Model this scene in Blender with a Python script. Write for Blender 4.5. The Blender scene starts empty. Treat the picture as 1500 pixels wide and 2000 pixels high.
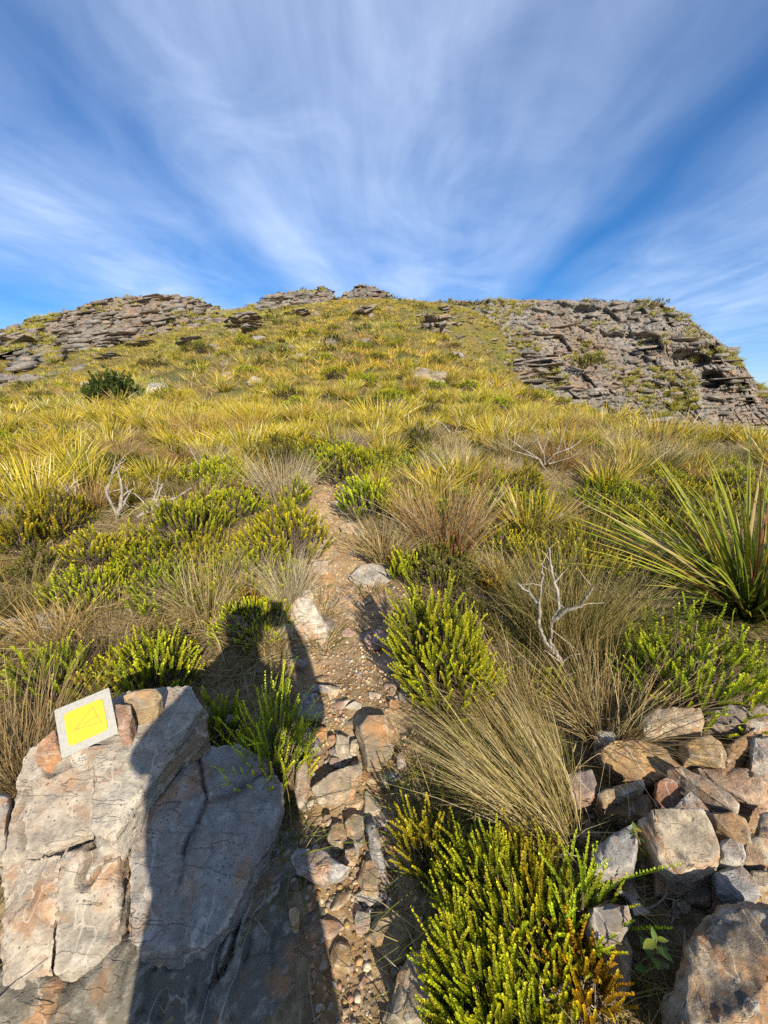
import bpy, bmesh, math, random
import numpy as np
from mathutils import Vector, Matrix, Euler

# ------------------------------------------------------------------ camera, sky, sun, exposure
SC = bpy.context.scene
COL = SC.collection
CAMZ, PITCH, FPX = 1.6, math.radians(15.0), 751.0        # eye height, downward pitch, focal length in photo pixels (1500 x 2000)
cam = bpy.data.cameras.new('camera'); camo = bpy.data.objects.new('camera', cam); COL.objects.link(camo)
cam.sensor_fit = 'VERTICAL'; cam.sensor_height = 36.0; cam.sensor_width = 27.0
cam.lens = 36.0 * FPX / 2000.0
cam.clip_start = 0.02; cam.clip_end = 3000
camo.location = (0, 0, CAMZ); camo.rotation_euler = (math.pi/2 - PITCH, 0, 0)
SC.camera = camo

ANTI = (542, 1180)                                        # pixel where the photographer's phone throws its shadow
def ray(px, py):
    """world direction of a photo pixel; its length is such that t = depth / FPX"""
    a, b = px - 750.0, 1000.0 - py
    return np.array([a, FPX*math.cos(PITCH) + b*math.sin(PITCH), -FPX*math.sin(PITCH) + b*math.cos(PITCH)])
L = ray(*ANTI); L = L/np.linalg.norm(L)
SUN_EL = math.asin(-L[2]); SUN_AZ = math.atan2(-L[0], -L[1])
sun = bpy.data.lights.new('sun', 'SUN'); sun.energy = 5.0; sun.angle = math.radians(0.55); sun.color = (1.0, 0.88, 0.69)
suno = bpy.data.objects.new('sun', sun); COL.objects.link(suno)
suno.rotation_euler = Vector(L).to_track_quat('-Z', 'Y').to_euler(); suno.location = (3, -8, 8)

world = bpy.data.worlds.new('World'); SC.world = world; world.use_nodes = True
SKY_STRENGTH = 0.08
def build_world():
    nt = world.node_tree; nt.nodes.clear(); nd = nt.nodes; lk = nt.links
    out = nd.new('ShaderNodeOutputWorld'); bg = nd.new('ShaderNodeBackground'); bg.inputs['Strength'].default_value = SKY_STRENGTH
    lk.new(bg.outputs[0], out.inputs[0])
    sky = nd.new('ShaderNodeTexSky'); sky.sky_type = 'NISHITA'; sky.sun_disc = False
    sky.sun_elevation = SUN_EL; sky.sun_rotation = SUN_AZ; sky.altitude = 600; sky.air_density = 1.0; sky.dust_density = 0.3; sky.ozone_density = 5.0
    tc = nd.new('ShaderNodeTexCoord'); sep = nd.new('ShaderNodeSeparateXYZ'); lk.new(tc.outputs['Generated'], sep.inputs[0])
    def M(op, a, b=None, c=None):
        n = nd.new('ShaderNodeMath'); n.operation = op
        for i, v in enumerate((a, b, c)):
            if v is None: continue
            if isinstance(v, (int, float)): n.inputs[i].default_value = v
            else: lk.new(v, n.inputs[i])
        return n.outputs[0]
    z = M('MAXIMUM', sep.outputs['Z'], 0.03)
    u0 = M('DIVIDE', sep.outputs['X'], z); v = M('DIVIDE', sep.outputs['Y'], z)
    u = M('SUBTRACT', u0, M('MULTIPLY', v, 0.05))           # cirrus bands run almost straight up the slope
    def noise(su, sv, scale, det, rough, off, dist=0.0):
        cb = nd.new('ShaderNodeCombineXYZ'); lk.new(M('MULTIPLY', u, su), cb.inputs[0]); lk.new(M('MULTIPLY', v, sv), cb.inputs[1]); cb.inputs[2].default_value = off
        n = nd.new('ShaderNodeTexNoise'); n.inputs['Scale'].default_value = scale; n.inputs['Detail'].default_value = det
        n.inputs['Roughness'].default_value = rough; n.inputs['Distortion'].default_value = dist
        lk.new(cb.outputs[0], n.inputs['Vector']); return n.outputs[0]
    wob = noise(0.35, 0.35, 1.0, 3, 0.55, 9.0)
    uw = M('ADD', u, M('MULTIPLY', M('SUBTRACT', wob, 0.5), 0.9))
    mr = nd.new('ShaderNodeMapRange'); mr.inputs['From Min'].default_value = -6; mr.inputs['From Max'].default_value = 6; lk.new(uw, mr.inputs['Value'])
    cr = nd.new('ShaderNodeValToRGB'); lk.new(mr.outputs[0], cr.inputs[0])
    stops = [(-6, .35), (-3.6, .12), (-2.7, .45), (-2.0, .80), (-1.45, .42), (-1.05, .36), (-.62, .74), (-.3, .60), (0.0, .62), (.35, .56), (.7, .50), (.95, .32), (1.16, .06), (1.4, .22), (1.9, .62), (2.8, .72), (4, .5), (6, .35)]
    el = cr.color_ramp.elements
    while len(el) < len(stops): el.new(0.5)
    for e, (p, val) in zip(el, stops): e.position = (p+6)/12; e.color = (val, val, val, 1)
    fine = noise(1.9, 0.24, 1.4, 6, 0.55, 2.0, 0.8)
    wide = noise(0.8, 0.42, 1.1, 4, 0.5, 5.0, 0.8)
    puff = noise(1.2, 0.75, 1.7, 7, 0.58, 12.0, 1.1)
    f = M('ADD', M('ADD', M('MULTIPLY', fine, 0.50), M('MULTIPLY', wide, 0.75)), M('MULTIPLY', puff, 0.70))   # about 0.97 mean
    dens = M('MULTIPLY', cr.outputs[0], M('POWER', M('MAXIMUM', M('SUBTRACT', f, 0.22), 0.0), 1.7))
    lowfade = M('ADD', M('MULTIPLY', dens, 0.9), 0.04)
    den = M('MINIMUM', lowfade, 0.93)
    mx = nd.new('ShaderNodeMix'); mx.data_type = 'RGBA'; lk.new(den, mx.inputs['Factor'])
    hs = nd.new('ShaderNodeHueSaturation'); hs.inputs['Hue'].default_value = 0.505; hs.inputs['Saturation'].default_value = 1.34; hs.inputs['Value'].default_value = 1.0; lk.new(sky.outputs[0], hs.inputs['Color'])
    lk.new(hs.outputs[0], mx.inputs[6]); mx.inputs[7].default_value = (5.8, 7.0, 9.3, 1)
    lk.new(mx.outputs[2], bg.inputs['Color'])
build_world()
vs = SC.view_settings; vs.view_transform = 'Standard'; vs.look = 'None'; vs.gamma = 1.0; vs.use_curve_mapping = False; vs.exposure = 0.8
SC.render.engine = 'CYCLES'
cy = SC.cycles; cy.max_bounces = 6; cy.diffuse_bounces = 3; cy.glossy_bounces = 2; cy.transmission_bounces = 3; cy.transparent_max_bounces = 4
cy.use_denoising = False; cy.use_adaptive_sampling = True; cy.adaptive_threshold = 0.02
try: cy.denoiser = 'OPENIMAGEDENOISE'
except Exception: pass

# ------------------------------------------------------------------ helpers
def _hash(ix, iy, iz, seed):
    h = (ix*73856093) ^ (iy*19349663) ^ (iz*83492791) ^ (seed*2654435761)
    h = (h ^ (h >> 13)) * 1274126177 & 0x7fffffff
    h = (h ^ (h >> 16)) * 668265263 & 0x7fffffff
    return (h & 0xffffff)/float(0xffffff)
def vnoise(p, seed=0):
    p = np.asarray(p, float); i = np.floor(p).astype(np.int64); f = p - i; f = f*f*(3-2*f)
    x, y, z = i[..., 0], i[..., 1], i[..., 2]; fx, fy, fz = f[..., 0], f[..., 1], f[..., 2]
    r = 0
    for dx in (0, 1):
        for dy in (0, 1):
            for dz in (0, 1):
                r = r + _hash(x+dx, y+dy, z+dz, seed)*np.where(dx, fx, 1-fx)*np.where(dy, fy, 1-fy)*np.where(dz, fz, 1-fz)
    return r*2-1
def fbm(p, oct=4, seed=0, gain=0.5):
    r, a = 0, 1.0; p = np.asarray(p, float)
    for k in range(oct):
        r = r + a*vnoise(p*(2.03**k), seed+k*7); a *= gain
    return r
def sstep(a, b, x):
    t = np.clip((x-a)/(b-a), 0, 1); return t*t*(3-2*t)
def nrm(v):
    v = np.asarray(v, float); return v/np.maximum(np.linalg.norm(v, axis=-1, keepdims=True), 1e-9)

# ground height: a concave spur that climbs to the crest, falling away to both sides
_py = np.array([-200, -60, -10, -4, 0, 5, 10, 15, 20, 25, 30, 35, 40, 45, 50, 56, 65, 80, 110, 300.])
_pz = np.array([-70, -18, -2.2, -.8, 0, .95, 2.05, 3.35, 4.8, 6.3, 7.85, 9.45, 11.0, 12.55, 13.95, 15.1, 15.6, 14.5, 6, -60.])
_fy = np.linspace(-200, 300, 5001); _fz = np.interp(_fy, _py, _pz)
_k = np.exp(-0.5*(np.arange(-30, 31)/12.)**2); _k /= _k.sum()
_fz = np.convolve(np.pad(_fz, 30, mode='edge'), _k, mode='valid')
PATH = None
def base_ground(x, y):
    z = np.interp(y, _fy, _fz)
    cl = (0.0105*sstep(3, 14, y) + .0006)*(1-.3*sstep(23, 44, y))
    dl = 5*(1-np.exp(-cl*np.minimum(x, 0)**2/5))
    cr_ = 0.002 + 0.026*sstep(5.0, 9.5, y) + 0.030*sstep(9, 20, y)
    cr_ = cr_*(1-0.75*sstep(30, 46, y))
    dr = 14*(1-np.exp(-cr_*np.maximum(x, 0)**2/14))
    far = sstep(55, 140, np.abs(x))*14
    return z - dl - dr - far
def path_dist(x, y):
    x = np.asarray(x, float); y = np.asarray(y, float)
    best = np.full(np.broadcast(x, y).shape, 99.); hw = np.full(best.shape, .2)
    for (a, b) in zip(PATH[:-1], PATH[1:]):
        dx, dy = b[0]-a[0], b[1]-a[1]; t = np.clip(((x-a[0])*dx+(y-a[1])*dy)/(dx*dx+dy*dy), 0, 1)
        d = np.hypot(x-a[0]-t*dx, y-a[1]-t*dy); m = d < best
        best = np.where(m, d, best); hw = np.where(m, a[2]+(b[2]-a[2])*t, hw)
    return best/hw
def path_mask(x, y):
    w = path_dist(x, y) + 0.22*fbm(np.stack([np.asarray(x)*5, np.asarray(y)*5, np.zeros_like(np.asarray(x, float))], -1), 2, 31)
    return 1-sstep(0.75, 1.15, w)
def ground(x, y):
    x = np.asarray(x, float); y = np.asarray(y, float)
    z = base_ground(x, y)
    zero = np.zeros(np.broadcast(x, y).shape)
    r = np.hypot(x, y)
    p = np.stack([x+zero, y+zero, zero], -1)
    z = z + 0.045*fbm(p*1.3, 3, 3)*(1+np.minimum(r, 40)*.10)
    if PATH is not None:
        near = r < 14
        if np.any(near):
            m = np.where(near, path_mask(x+zero, y+zero), 0)
            z = z - 0.06*m + np.where(near, 0.012*fbm(p*9, 3, 5), 0)
    return z
_ts = np.exp(np.linspace(math.log(0.4/FPX), math.log(190/FPX), 900))
def hit(px, py, lift=0.0):
    d = ray(px, py); P = d[None]*_ts[:, None]; P[:, 2] += CAMZ
    below = P[:, 2] < ground(P[:, 0], P[:, 1]) + lift
    if not below.any(): i = len(_ts)-1
    else: i = int(np.argmax(below))
    lo, hi = _ts[max(i-1, 0)], _ts[i]
    for _ in range(16):
        m = .5*(lo+hi); q = d*m; q[2] += CAMZ
        if q[2] < ground(q[0:1], q[1:2])[0] + lift: hi = m
        else: lo = m
    q = d*hi; q[2] += CAMZ
    return q, hi
def at_depth(px, py, Y):
    d = ray(px, py); q = d*(Y/d[1]); q[2] += CAMZ; return q
def at_z(px, py, z):
    d = ray(px, py); t = (z-CAMZ)/d[2]; q = d*t; q[2] += CAMZ; return q
_pp = [(705, 1990, 75), (715, 1850, 85), (700, 1700, 75), (668, 1560, 62), (680, 1450, 78), (705, 1380, 88), (702, 1300, 95), (692, 1210, 88), (688, 1130, 66), (662, 1060, 48), (640, 990, 38), (625, 935, 30), (608, 890, 20), (600, 860, 12)]
_tmp = []
for (a, b, h) in _pp:
    q, t = hit(a, b); _tmp.append((q[0], q[1], h*t*(1.22 if b > 1000 else 1.0)))
PATH = [(_tmp[0][0]+.1, -2.5, .3)] + _tmp

def mesh_np(name, V, F, C=None, smooth=False):
    """V (n,3); F list of index arrays (m,k); C (n,3) linear colour attribute 'col'"""
    me = bpy.data.meshes.new(name); V = np.asarray(V, np.float32)
    if not isinstance(F, list): F = [F]
    F = [np.asarray(f, np.int32) for f in F if len(f)]
    me.vertices.add(len(V)); me.vertices.foreach_set('co', V.ravel())
    nl = sum(f.size for f in F); nf = sum(len(f) for f in F)
    me.loops.add(nl); me.loops.foreach_set('vertex_index', np.concatenate([f.ravel() for f in F]))
    me.polygons.add(nf)
    tot = np.concatenate([np.full(len(f), f.shape[1], np.int32) for f in F]); st = np.concatenate([[0], np.cumsum(tot)[:-1]]).astype(np.int32)
    me.polygons.foreach_set('loop_start', st)
    try: me.polygons.foreach_set('loop_total', tot)
    except Exception: pass
    if smooth: me.polygons.foreach_set('use_smooth', np.ones(nf, bool))
    me.update(calc_edges=True)
    if C is not None: set_col(me, C)
    return me
def set_col(me, C):
    C = np.asarray(C, np.float32)
    if C.ndim == 1: C = np.tile(C, (len(me.vertices), 1))
    a = me.color_attributes.get('col') or me.color_attributes.new('col', 'FLOAT_COLOR', 'POINT')
    a.data.foreach_set('color', np.concatenate([C[:, :3], np.ones((len(C), 1), np.float32)], 1).ravel())
class Geo:
    def __init__(s): s.V = []; s.F = {}; s.C = []; s.n = 0
    def add(s, V, F, C):
        V = np.asarray(V, float).reshape(-1, 3); C = np.asarray(C, float)
        if C.ndim == 1: C = np.tile(C, (len(V), 1))
        for f in (F if isinstance(F, list) else [F]):
            f = np.asarray(f, np.int64)
            if len(f): s.F.setdefault(f.shape[1], []).append(f + s.n)
        s.V.append(V); s.C.append(C.reshape(-1, 3)); s.n += len(V)
    def mesh(s, name, smooth=False):
        return mesh_np(name, np.concatenate(s.V), [np.concatenate(v) for v in s.F.values()], np.concatenate(s.C), smooth)
def link(name, me, mat=None, parent=None):
    o = bpy.data.objects.new(name, me); COL.objects.link(o)
    if parent is not None: o.parent = parent
    if mat is not None and me is not None and not me.materials: me.materials.append(mat)
    return o
def tag(o, label=None, cat=None, group=None, kind=None):
    if label: o['label'] = label
    if cat: o['category'] = cat
    if group: o['group'] = group
    if kind: o['kind'] = kind
    return o
def empty(name, loc): 
    o = bpy.data.objects.new(name, None); COL.objects.link(o); o.location = loc; o.empty_display_size = .1; return o

# ------------------------------------------------------------------ materials
def new_mat(name):
    m = bpy.data.materials.new(name); m.use_nodes = True; nt = m.node_tree; nt.nodes.clear()
    class T: pass
    t = T(); t.m = m; t.nt = nt
    def nd(ty, **kw):
        n = nt.nodes.new(ty)
        for k, v in kw.items():
            if k in ('ins',): continue
            setattr(n, k, v)
        for k, v in kw.get('ins', {}).items():
            if hasattr(v, 'is_output'): nt.links.new(v, n.inputs[k])
            else: n.inputs[k].default_value = v
        return n
    t.nd = nd
    def math_(op, a, b=0.0, clamp=False):
        n = nd('ShaderNodeMath', operation=op, use_clamp=clamp)
        for i, v in enumerate((a, b)):
            if hasattr(v, 'is_output'): nt.links.new(v, n.inputs[i])
            else: n.inputs[i].default_value = v
        return n.outputs[0]
    t.math = math_
    def mix(f, a, b, bt='MIX'):
        n = nd('ShaderNodeMix', data_type='RGBA', blend_type=bt)
        for k, v in ((0, f), (6, a), (7, b)):
            if hasattr(v, 'is_output'): nt.links.new(v, n.inputs[k])
            else: n.inputs[k].default_value = v if not isinstance(v, tuple) else (v + (1,) if len(v) == 3 else v)
        return n.outputs[2]
    t.mix = mix
    def noise(vec, scale, det=4, rough=.55, dist=0.0):
        n = nd('ShaderNodeTexNoise', ins={'Scale': scale, 'Detail': det, 'Roughness': rough, 'Distortion': dist, 'Vector': vec}); return n.outputs['Fac']
    t.noise = noise
    def ramp(v, a, b):
        n = nd('ShaderNodeMapRange', ins={'Value': v, 'From Min': a, 'From Max': b}); n.interpolation_type = 'SMOOTHSTEP'; return n.outputs[0]
    t.ramp = ramp
    def attr(): return nd('ShaderNodeAttribute', attribute_name='col').outputs['Color']
    t.attr = attr
    def out(sh): nt.links.new(sh, nd('ShaderNodeOutputMaterial').inputs['Surface'])
    t.out = out
    return t

def mat_foliage(name, trans=.3, rough=.5, var=.25, spec=.35):
    t = new_mat(name); oi = t.nd('ShaderNodeObjectInfo')
    col = t.attr()
    b = t.math('ADD', t.math('MULTIPLY', oi.outputs['Random'], var), 1-var/2)
    hs = t.nd('ShaderNodeHueSaturation', ins={'Color': col, 'Value': b, 'Saturation': 1.0, 'Hue': t.math('ADD', t.math('MULTIPLY', oi.outputs['Random'], .02), .49)})
    p = t.nd('ShaderNodeBsdfPrincipled', ins={'Base Color': hs.outputs[0], 'Roughness': rough, 'Specular IOR Level': spec})
    tr = t.nd('ShaderNodeBsdfTranslucent', ins={'Color': hs.outputs[0]})
    mx = t.nd('ShaderNodeMixShader', ins={0: trans, 1: p.outputs[0], 2: tr.outputs[0]})
    t.out(mx.outputs[0]); return t.m

def mat_rock(name, s=1.0, stain=.5, lichen=.5, crk=.75, dark=.5, bump=.6, far=False):
    """layered quartzite: attribute colour, rusty stains, grey lichen, dark speckle, cracks; s = features per metre"""
    t = new_mat(name); oi = t.nd('ShaderNodeObjectInfo')
    tc = t.nd('ShaderNodeTexCoord').outputs['Object']
    if far: tc = t.nd('ShaderNodeNewGeometry').outputs['Position']
    off = t.nd('ShaderNodeVectorMath', operation='ADD', ins={0: tc})
    cb = t.nd('ShaderNodeCombineXYZ', ins={0: t.math('MULTIPLY', oi.outputs['Random'], 0.0 if far else 37.0), 1: 3.0, 2: t.math('MULTIPLY', oi.outputs['Random'], 0.0 if far else 11.0)})
    t.nt.links.new(cb.outputs[0], off.inputs[1]); v = off.outputs[0]
    mp = t.nd('ShaderNodeMapping', ins={'Vector': v, 'Scale': (1.0, 1.0, 4.5), 'Rotation': (.25, .18, 0)}); vb = mp.outputs[0]
    base = t.attr()
    n1 = t.noise(v, 3.2*s, 6, .6, .4); n2 = t.noise(v, 9*s, 6, .65); n3 = t.noise(v, 42*s, 5, .7); nb = t.noise(vb, 5*s, 6, .6, .3)
    c = t.mix(t.ramp(n2, .35, .7), t.mix(.55, base, (.10, .09, .08), 'MIX'), base)
    c = t.mix(t.math('MULTIPLY', t.ramp(n1, .5, .68), stain), c, (.40, .19, .065))
    c = t.mix(t.math('MULTIPLY', t.ramp(t.noise(v, 5.5*s, 5, .6, .8), .56, .66), stain*.55), c, (.20, .085, .035))
    lv = t.noise(v, 6.5*s, 7, .7, .2)
    c = t.mix(t.math('MULTIPLY', t.ramp(lv, .52, .66), lichen*.75), c, (.40, .385, .34))
    vo = t.nd('ShaderNodeTexVoronoi', ins={'Vector': v, 'Scale': 34*s}); spots = t.math('MULTIPLY', t.ramp(vo.outputs['Distance'], .30, .12), t.ramp(n2, .42, .6))
    c = t.mix(t.math('MULTIPLY', spots, dark*.85), c, (.07, .066, .062))
    c = t.mix(t.math('MULTIPLY', t.ramp(n3, .52, .72), dark*.5), c, (.11, .10, .09))
    vc = t.nd('ShaderNodeTexVoronoi', feature='DISTANCE_TO_EDGE', ins={'Vector': t.nd('ShaderNodeVectorMath', operation='ADD', ins={0: vb, 1: t.nd('ShaderNodeTexNoise', ins={'Vector': v, 'Scale': 1.4*s, 'Detail': 3}).outputs['Color']}).outputs[0], 'Scale': 1.9*s})
    crack = t.ramp(vc.outputs['Distance'], .022, .002)
    c = t.mix(t.math('MULTIPLY', crack, crk), c, (.06, .045, .03))
    n5 = t.noise(v, 120*s, 4, .7)
    h = t.math('ADD', t.math('ADD', t.math('MULTIPLY', n2, .5), t.math('MULTIPLY', n3, .34)), t.math('ADD', t.math('MULTIPLY', nb, .6), t.math('MULTIPLY', n5, .13)))
    mv = t.nd('ShaderNodeMapping', ins={'Vector': v, 'Scale': (1.0, .16, 1.0), 'Rotation': (.1, .2, .5)}).outputs[0]; mw_ = t.nd('ShaderNodeMapping', ins={'Vector': v, 'Scale': (.2, 1.0, 1.0), 'Rotation': (.3, -.2, .2)}).outputs[0]
    vein = t.ramp(t.math('ABSOLUTE', t.math('SUBTRACT', t.noise(mv, 2.6*s, 3, .5), .5)), .008, .002); hair = t.ramp(t.math('ABSOLUTE', t.math('SUBTRACT', t.noise(mw_, 3.1*s, 4, .55), .5)), .005, .001)
    if not far:
        c = t.mix(t.math('MULTIPLY', vein, .35), c, (.58, .53, .45)); c = t.mix(t.math('MULTIPLY', t.math('MULTIPLY', hair, t.ramp(n1, .45, .6)), .6), c, (.06, .05, .04)); h = t.math('SUBTRACT', h, t.math('MULTIPLY', hair, .15))
    pt = t.nd('ShaderNodeNewGeometry').outputs['Pointiness']
    if not far: c = t.mix(t.math('MULTIPLY', t.ramp(pt, .51, .58), .45), c, (.55, .49, .40))
    c = t.mix(t.math('MULTIPLY', t.ramp(n5, .55, .75), .4), c, (.09, .08, .07)); c = t.mix(t.math('MULTIPLY', t.ramp(n5, .45, .25), .3), c, (.55, .50, .42))
    h = t.math('SUBTRACT', h, t.math('MULTIPLY', crack, .5*crk))
    bp = t.nd('ShaderNodeBump', ins={'Strength': bump, 'Distance': .035/s, 'Height': h})
    p = t.nd('ShaderNodeBsdfPrincipled', ins={'Base Color': c, 'Roughness': .82, 'Specular IOR Level': .25, 'Normal': bp.outputs[0]})
    t.out(p.outputs[0]); return t.m

def mat_ground():
    t = new_mat('hillside_soil'); v = t.nd('ShaderNodeNewGeometry').outputs['Position']
    msk = t.attr()
    sep = t.nd('ShaderNodeSeparateColor', ins={0: msk})
    n1 = t.noise(v, 3.5, 6, .6); n2 = t.noise(v, 24, 6, .65); n3 = t.noise(v, 130, 4, .7); n4 = t.noise(v, .35, 4, .6)
    soil = t.mix(t.ramp(n1, .35, .68), (.20, .135, .072), (.36, .265, .155))
    soil = t.mix(t.math('MULTIPLY', t.ramp(n2, .48, .68), .7), soil, (.44, .345, .23))
    soil = t.mix(t.math('MULTIPLY', t.ramp(n3, .5, .66), .45), soil, (.13, .075, .035))
    lit = t.mix(t.ramp(n2, .35, .7), (.12, .088, .05), (.27, .205, .115))
    lit = t.mix(t.math('MULTIPLY', t.ramp(n3, .5, .7), .6), lit, (.27, .22, .14))
    farc = t.mix(t.ramp(n4, .4, .62), (.11, .105, .03), (.16, .12, .045))
    c = t.mix(sep.outputs[1], lit, farc); c = t.mix(sep.outputs[0], c, soil)
    h = t.math('ADD', t.math('MULTIPLY', n2, .6), t.math('MULTIPLY', n3, .25))
    bp = t.nd('ShaderNodeBump', ins={'Strength': .8, 'Distance': .02, 'Height': h})
    p = t.nd('ShaderNodeBsdfPrincipled', ins={'Base Color': c, 'Roughness': .95, 'Specular IOR Level': .1, 'Normal': bp.outputs[0]})
    t.out(p.outputs[0]); return t.m
def mat_plain(name, rough=.6, spec=.3, var=0.0, bump=0.0, bscale=60, metal=0.0):
    t = new_mat(name); c = t.attr(); v = t.nd('ShaderNodeTexCoord').outputs['Object']
    n = t.noise(v, bscale, 5, .65)
    if var: c = t.mix(t.math('MULTIPLY', t.ramp(n, .4, .7), var), c, t.mix(1.0, c, (.45, .42, .4), 'MULTIPLY'))
    ins = {'Base Color': c, 'Roughness': rough, 'Specular IOR Level': spec, 'Metallic': metal}
    if bump: ins['Normal'] = t.nd('ShaderNodeBump', ins={'Strength': bump, 'Distance': .004, 'Height': n}).outputs[0]
    p = t.nd('ShaderNodeBsdfPrincipled', ins=ins); t.out(p.outputs[0]); return t.m

M_HEATH = mat_foliage('heath_leaf', .28, .5, .35)
M_GRASS = mat_foliage('dry_sedge', .30, .6, .35, .2)
M_SEDGE = mat_foliage('sword_sedge_leaf', .30, .42, .35, .45)
M_LEAF = mat_foliage('broad_leaf', .3, .45, .2)
M_WOOD = mat_plain('weathered_wood', .85, .15, .5, .6, 70)
M_STEM = mat_plain('shrub_stem', .85, .15, .4, .3, 80)
M_BOULDER = mat_rock('lichened_quartzite', 2.0, .65, .5, crk=.0, dark=1.0, bump=1.0)
M_MOTTLED = mat_rock('mottled_quartzite', 4.5, .9, .75, crk=.0, dark=1.0, bump=1.0)
M_ROCK = mat_rock('loose_quartzite', 3.2, .62, .3, crk=0.0, dark=.8, bump=1.0)
M_STONE = mat_rock('path_stone', 7.0, .35, .2, crk=0.0, dark=.4, bump=.6)
M_CLIFF = mat_rock('cliff_quartzite', .42, .40, .5, crk=.5, dark=.8, bump=1.0, far=True)
M_GROUND = mat_ground()
M_PAINT = mat_plain('marker_paint', .38, .5, .12, .15, 40)
M_METAL = mat_plain('marker_plate', .5, .5, .35, .2, 90)
M_CLOTH = mat_plain('clothing', .85, .2, .3, .4, 120)

CREAM, TAN, ORANGE, PINK = (.47, .39, .27), (.40, .27, .14), (.46, .23, .075), (.42, .26, .20)
GREY, DARK, WHITE, BROWN = (.30, .29, .275), (.12, .105, .09), (.58, .54, .46), (.23, .14, .075)
PURPLE, BLUEG, GTAN = (.25, .18, .165), (.25, .26, .275), (.34, .28, .2)

# ------------------------------------------------------------------ the ground: one sheet
def axis(lo, hi, c0, c1, step, grow):
    a = list(np.arange(c0, c1+1e-6, step)); s = step; x = c1
    while x < hi: s *= grow; x += s; a.append(x)
    s = step; x = c0; b = []
    while x > lo: s *= grow; x -= s; b.append(x)
    return np.array(b[::-1] + a)
def build_ground():
    xs = axis(-320, 320, -2.2, 2.2, .028, 1.045); ys = axis(-200, 300, .2, 4.2, .028, 1.04)
    X, Y = np.meshgrid(xs, ys); x, y = X.ravel(), Y.ravel(); z = ground(x, y)
    n, m = len(ys), len(xs); i = np.arange(n*m).reshape(n, m)
    F = np.stack([i[:-1, :-1].ravel(), i[:-1, 1:].ravel(), i[1:, 1:].ravel(), i[1:, :-1].ravel()], 1)
    near = np.hypot(x, y) < 14
    pm = np.zeros(len(x)); pm[near] = path_mask(x[near], y[near])
    C = np.stack([pm, sstep(4, 9, np.hypot(x, y)), np.zeros(len(x))], 1)
    me = mesh_np('ground', np.stack([x, y, z], 1), F, C, True)
    tag(link('ground', me, M_GROUND), 'stony heath hillside climbing to the rocky crest', kind='structure')
build_ground()

# ------------------------------------------------------------------ rock shapes
def hull_bm(pts):
    bm = bmesh.new()
    for p in pts: bm.verts.new(p)
    r = bmesh.ops.convex_hull(bm, input=bm.verts[:])
    for g in ('geom_interior', 'geom_unused'):
        vs_ = [e for e in r.get(g, []) if isinstance(e, bmesh.types.BMVert) and e.is_valid]
        if vs_: bmesh.ops.delete(bm, geom=vs_, context='VERTS')
    loose = [v for v in bm.verts if not v.link_faces]
    if loose: bmesh.ops.delete(bm, geom=loose, context='VERTS')
    return bm
def finish_rock(bm, name, size, target, amp, seed, col, layered=.6, bev=.018, nfreq=3.0, mott=.75):
    """bevel, subdivide to edges of about `target` metres, roughen; returns a mesh"""
    bmesh.ops.dissolve_limit(bm, angle_limit=math.radians(9), verts=bm.verts[:], edges=bm.edges[:])
    bmesh.ops.bevel(bm, geom=bm.edges[:], offset=size*bev, segments=1, profile=.6, affect='EDGES', clamp_overlap=True)
    bmesh.ops.triangulate(bm, faces=bm.faces[:])
    for _ in range(7):
        es = [e for e in bm.edges if e.calc_length() > target]
        if not es or len(bm.faces) > 40000: break
        bmesh.ops.subdivide_edges(bm, edges=es, cuts=1)
        bmesh.ops.triangulate(bm, faces=[f for f in bm.faces if len(f.verts) > 3])
    bm.normal_update()
    me = bpy.data.meshes.new(name); bm.to_mesh(me); bm.free()
    n = len(me.vertices); V = np.empty(n*3, np.float32); me.vertices.foreach_get('co', V); V = V.reshape(-1, 3).astype(float)
    N = np.empty(n*3, np.float32); me.vertices.foreach_get('normal', N); N = N.reshape(-1, 3)
    f = nfreq/size
    q3 = fbm(V*f*.8, 2, seed+70)*2.2; q3 = (np.floor(q3)+sstep(.3, .7, q3 % 1))/2.2
    d = fbm(V*f, 4, seed, .55)*.45 + .35*q3
    rot = np.array([.25, -.2, 1.0]); h = V@rot
    lay = np.abs(((h/(size*.16) + .5*fbm(V*f*.5, 2, seed+5)) % 1)-.5)*2
    d = d - layered*(1-sstep(0, .35, lay))*(.5+.5*vnoise(V*f*1.3, seed+9))
    V = V + N*(d*amp*size)[:, None]
    me.vertices.foreach_set('co', V.astype(np.float32).ravel())
    me.polygons.foreach_set('use_smooth', np.ones(len(me.polygons), bool))
    me.update()
    try: me.set_sharp_from_angle(angle=math.radians(38))
    except Exception: pass
    c_ = np.array(col, float); k1 = np.clip(.5+.8*fbm(V*f*.6, 3, seed+41), 0, 1)[:, None]; k2 = (np.clip(fbm(V*f*.45, 3, seed+42)*1.6-.15, 0, 1)*mott)[:, None]; k3 = (np.clip(fbm(V*f*1.4, 4, seed+43)*2-.35, 0, 1)*mott)[:, None]
    C = c_*(.78+.42*k1); C = C*(1-.55*k2) + .55*k2*np.array([.36, .19, .07]); C = C*(1-.6*k3) + .6*k3*np.array([.07, .06, .05])
    set_col(me, C)
    return me
def stone_mesh(seed, dims, col, detail=.25, amp=.05, npt=11, layered=.5, name='stone'):
    r = np.random.default_rng(seed); p = r.uniform(-1, 1, (npt, 3)); p = p/np.maximum(np.abs(p).max(1, keepdims=True), .55)*r.uniform(.75, 1, (npt, 1))
    p *= np.array(dims)/2
    s = float(np.mean(dims))
    return finish_rock(hull_bm(p), name, s, s*detail, amp, seed, col, layered)

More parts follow.
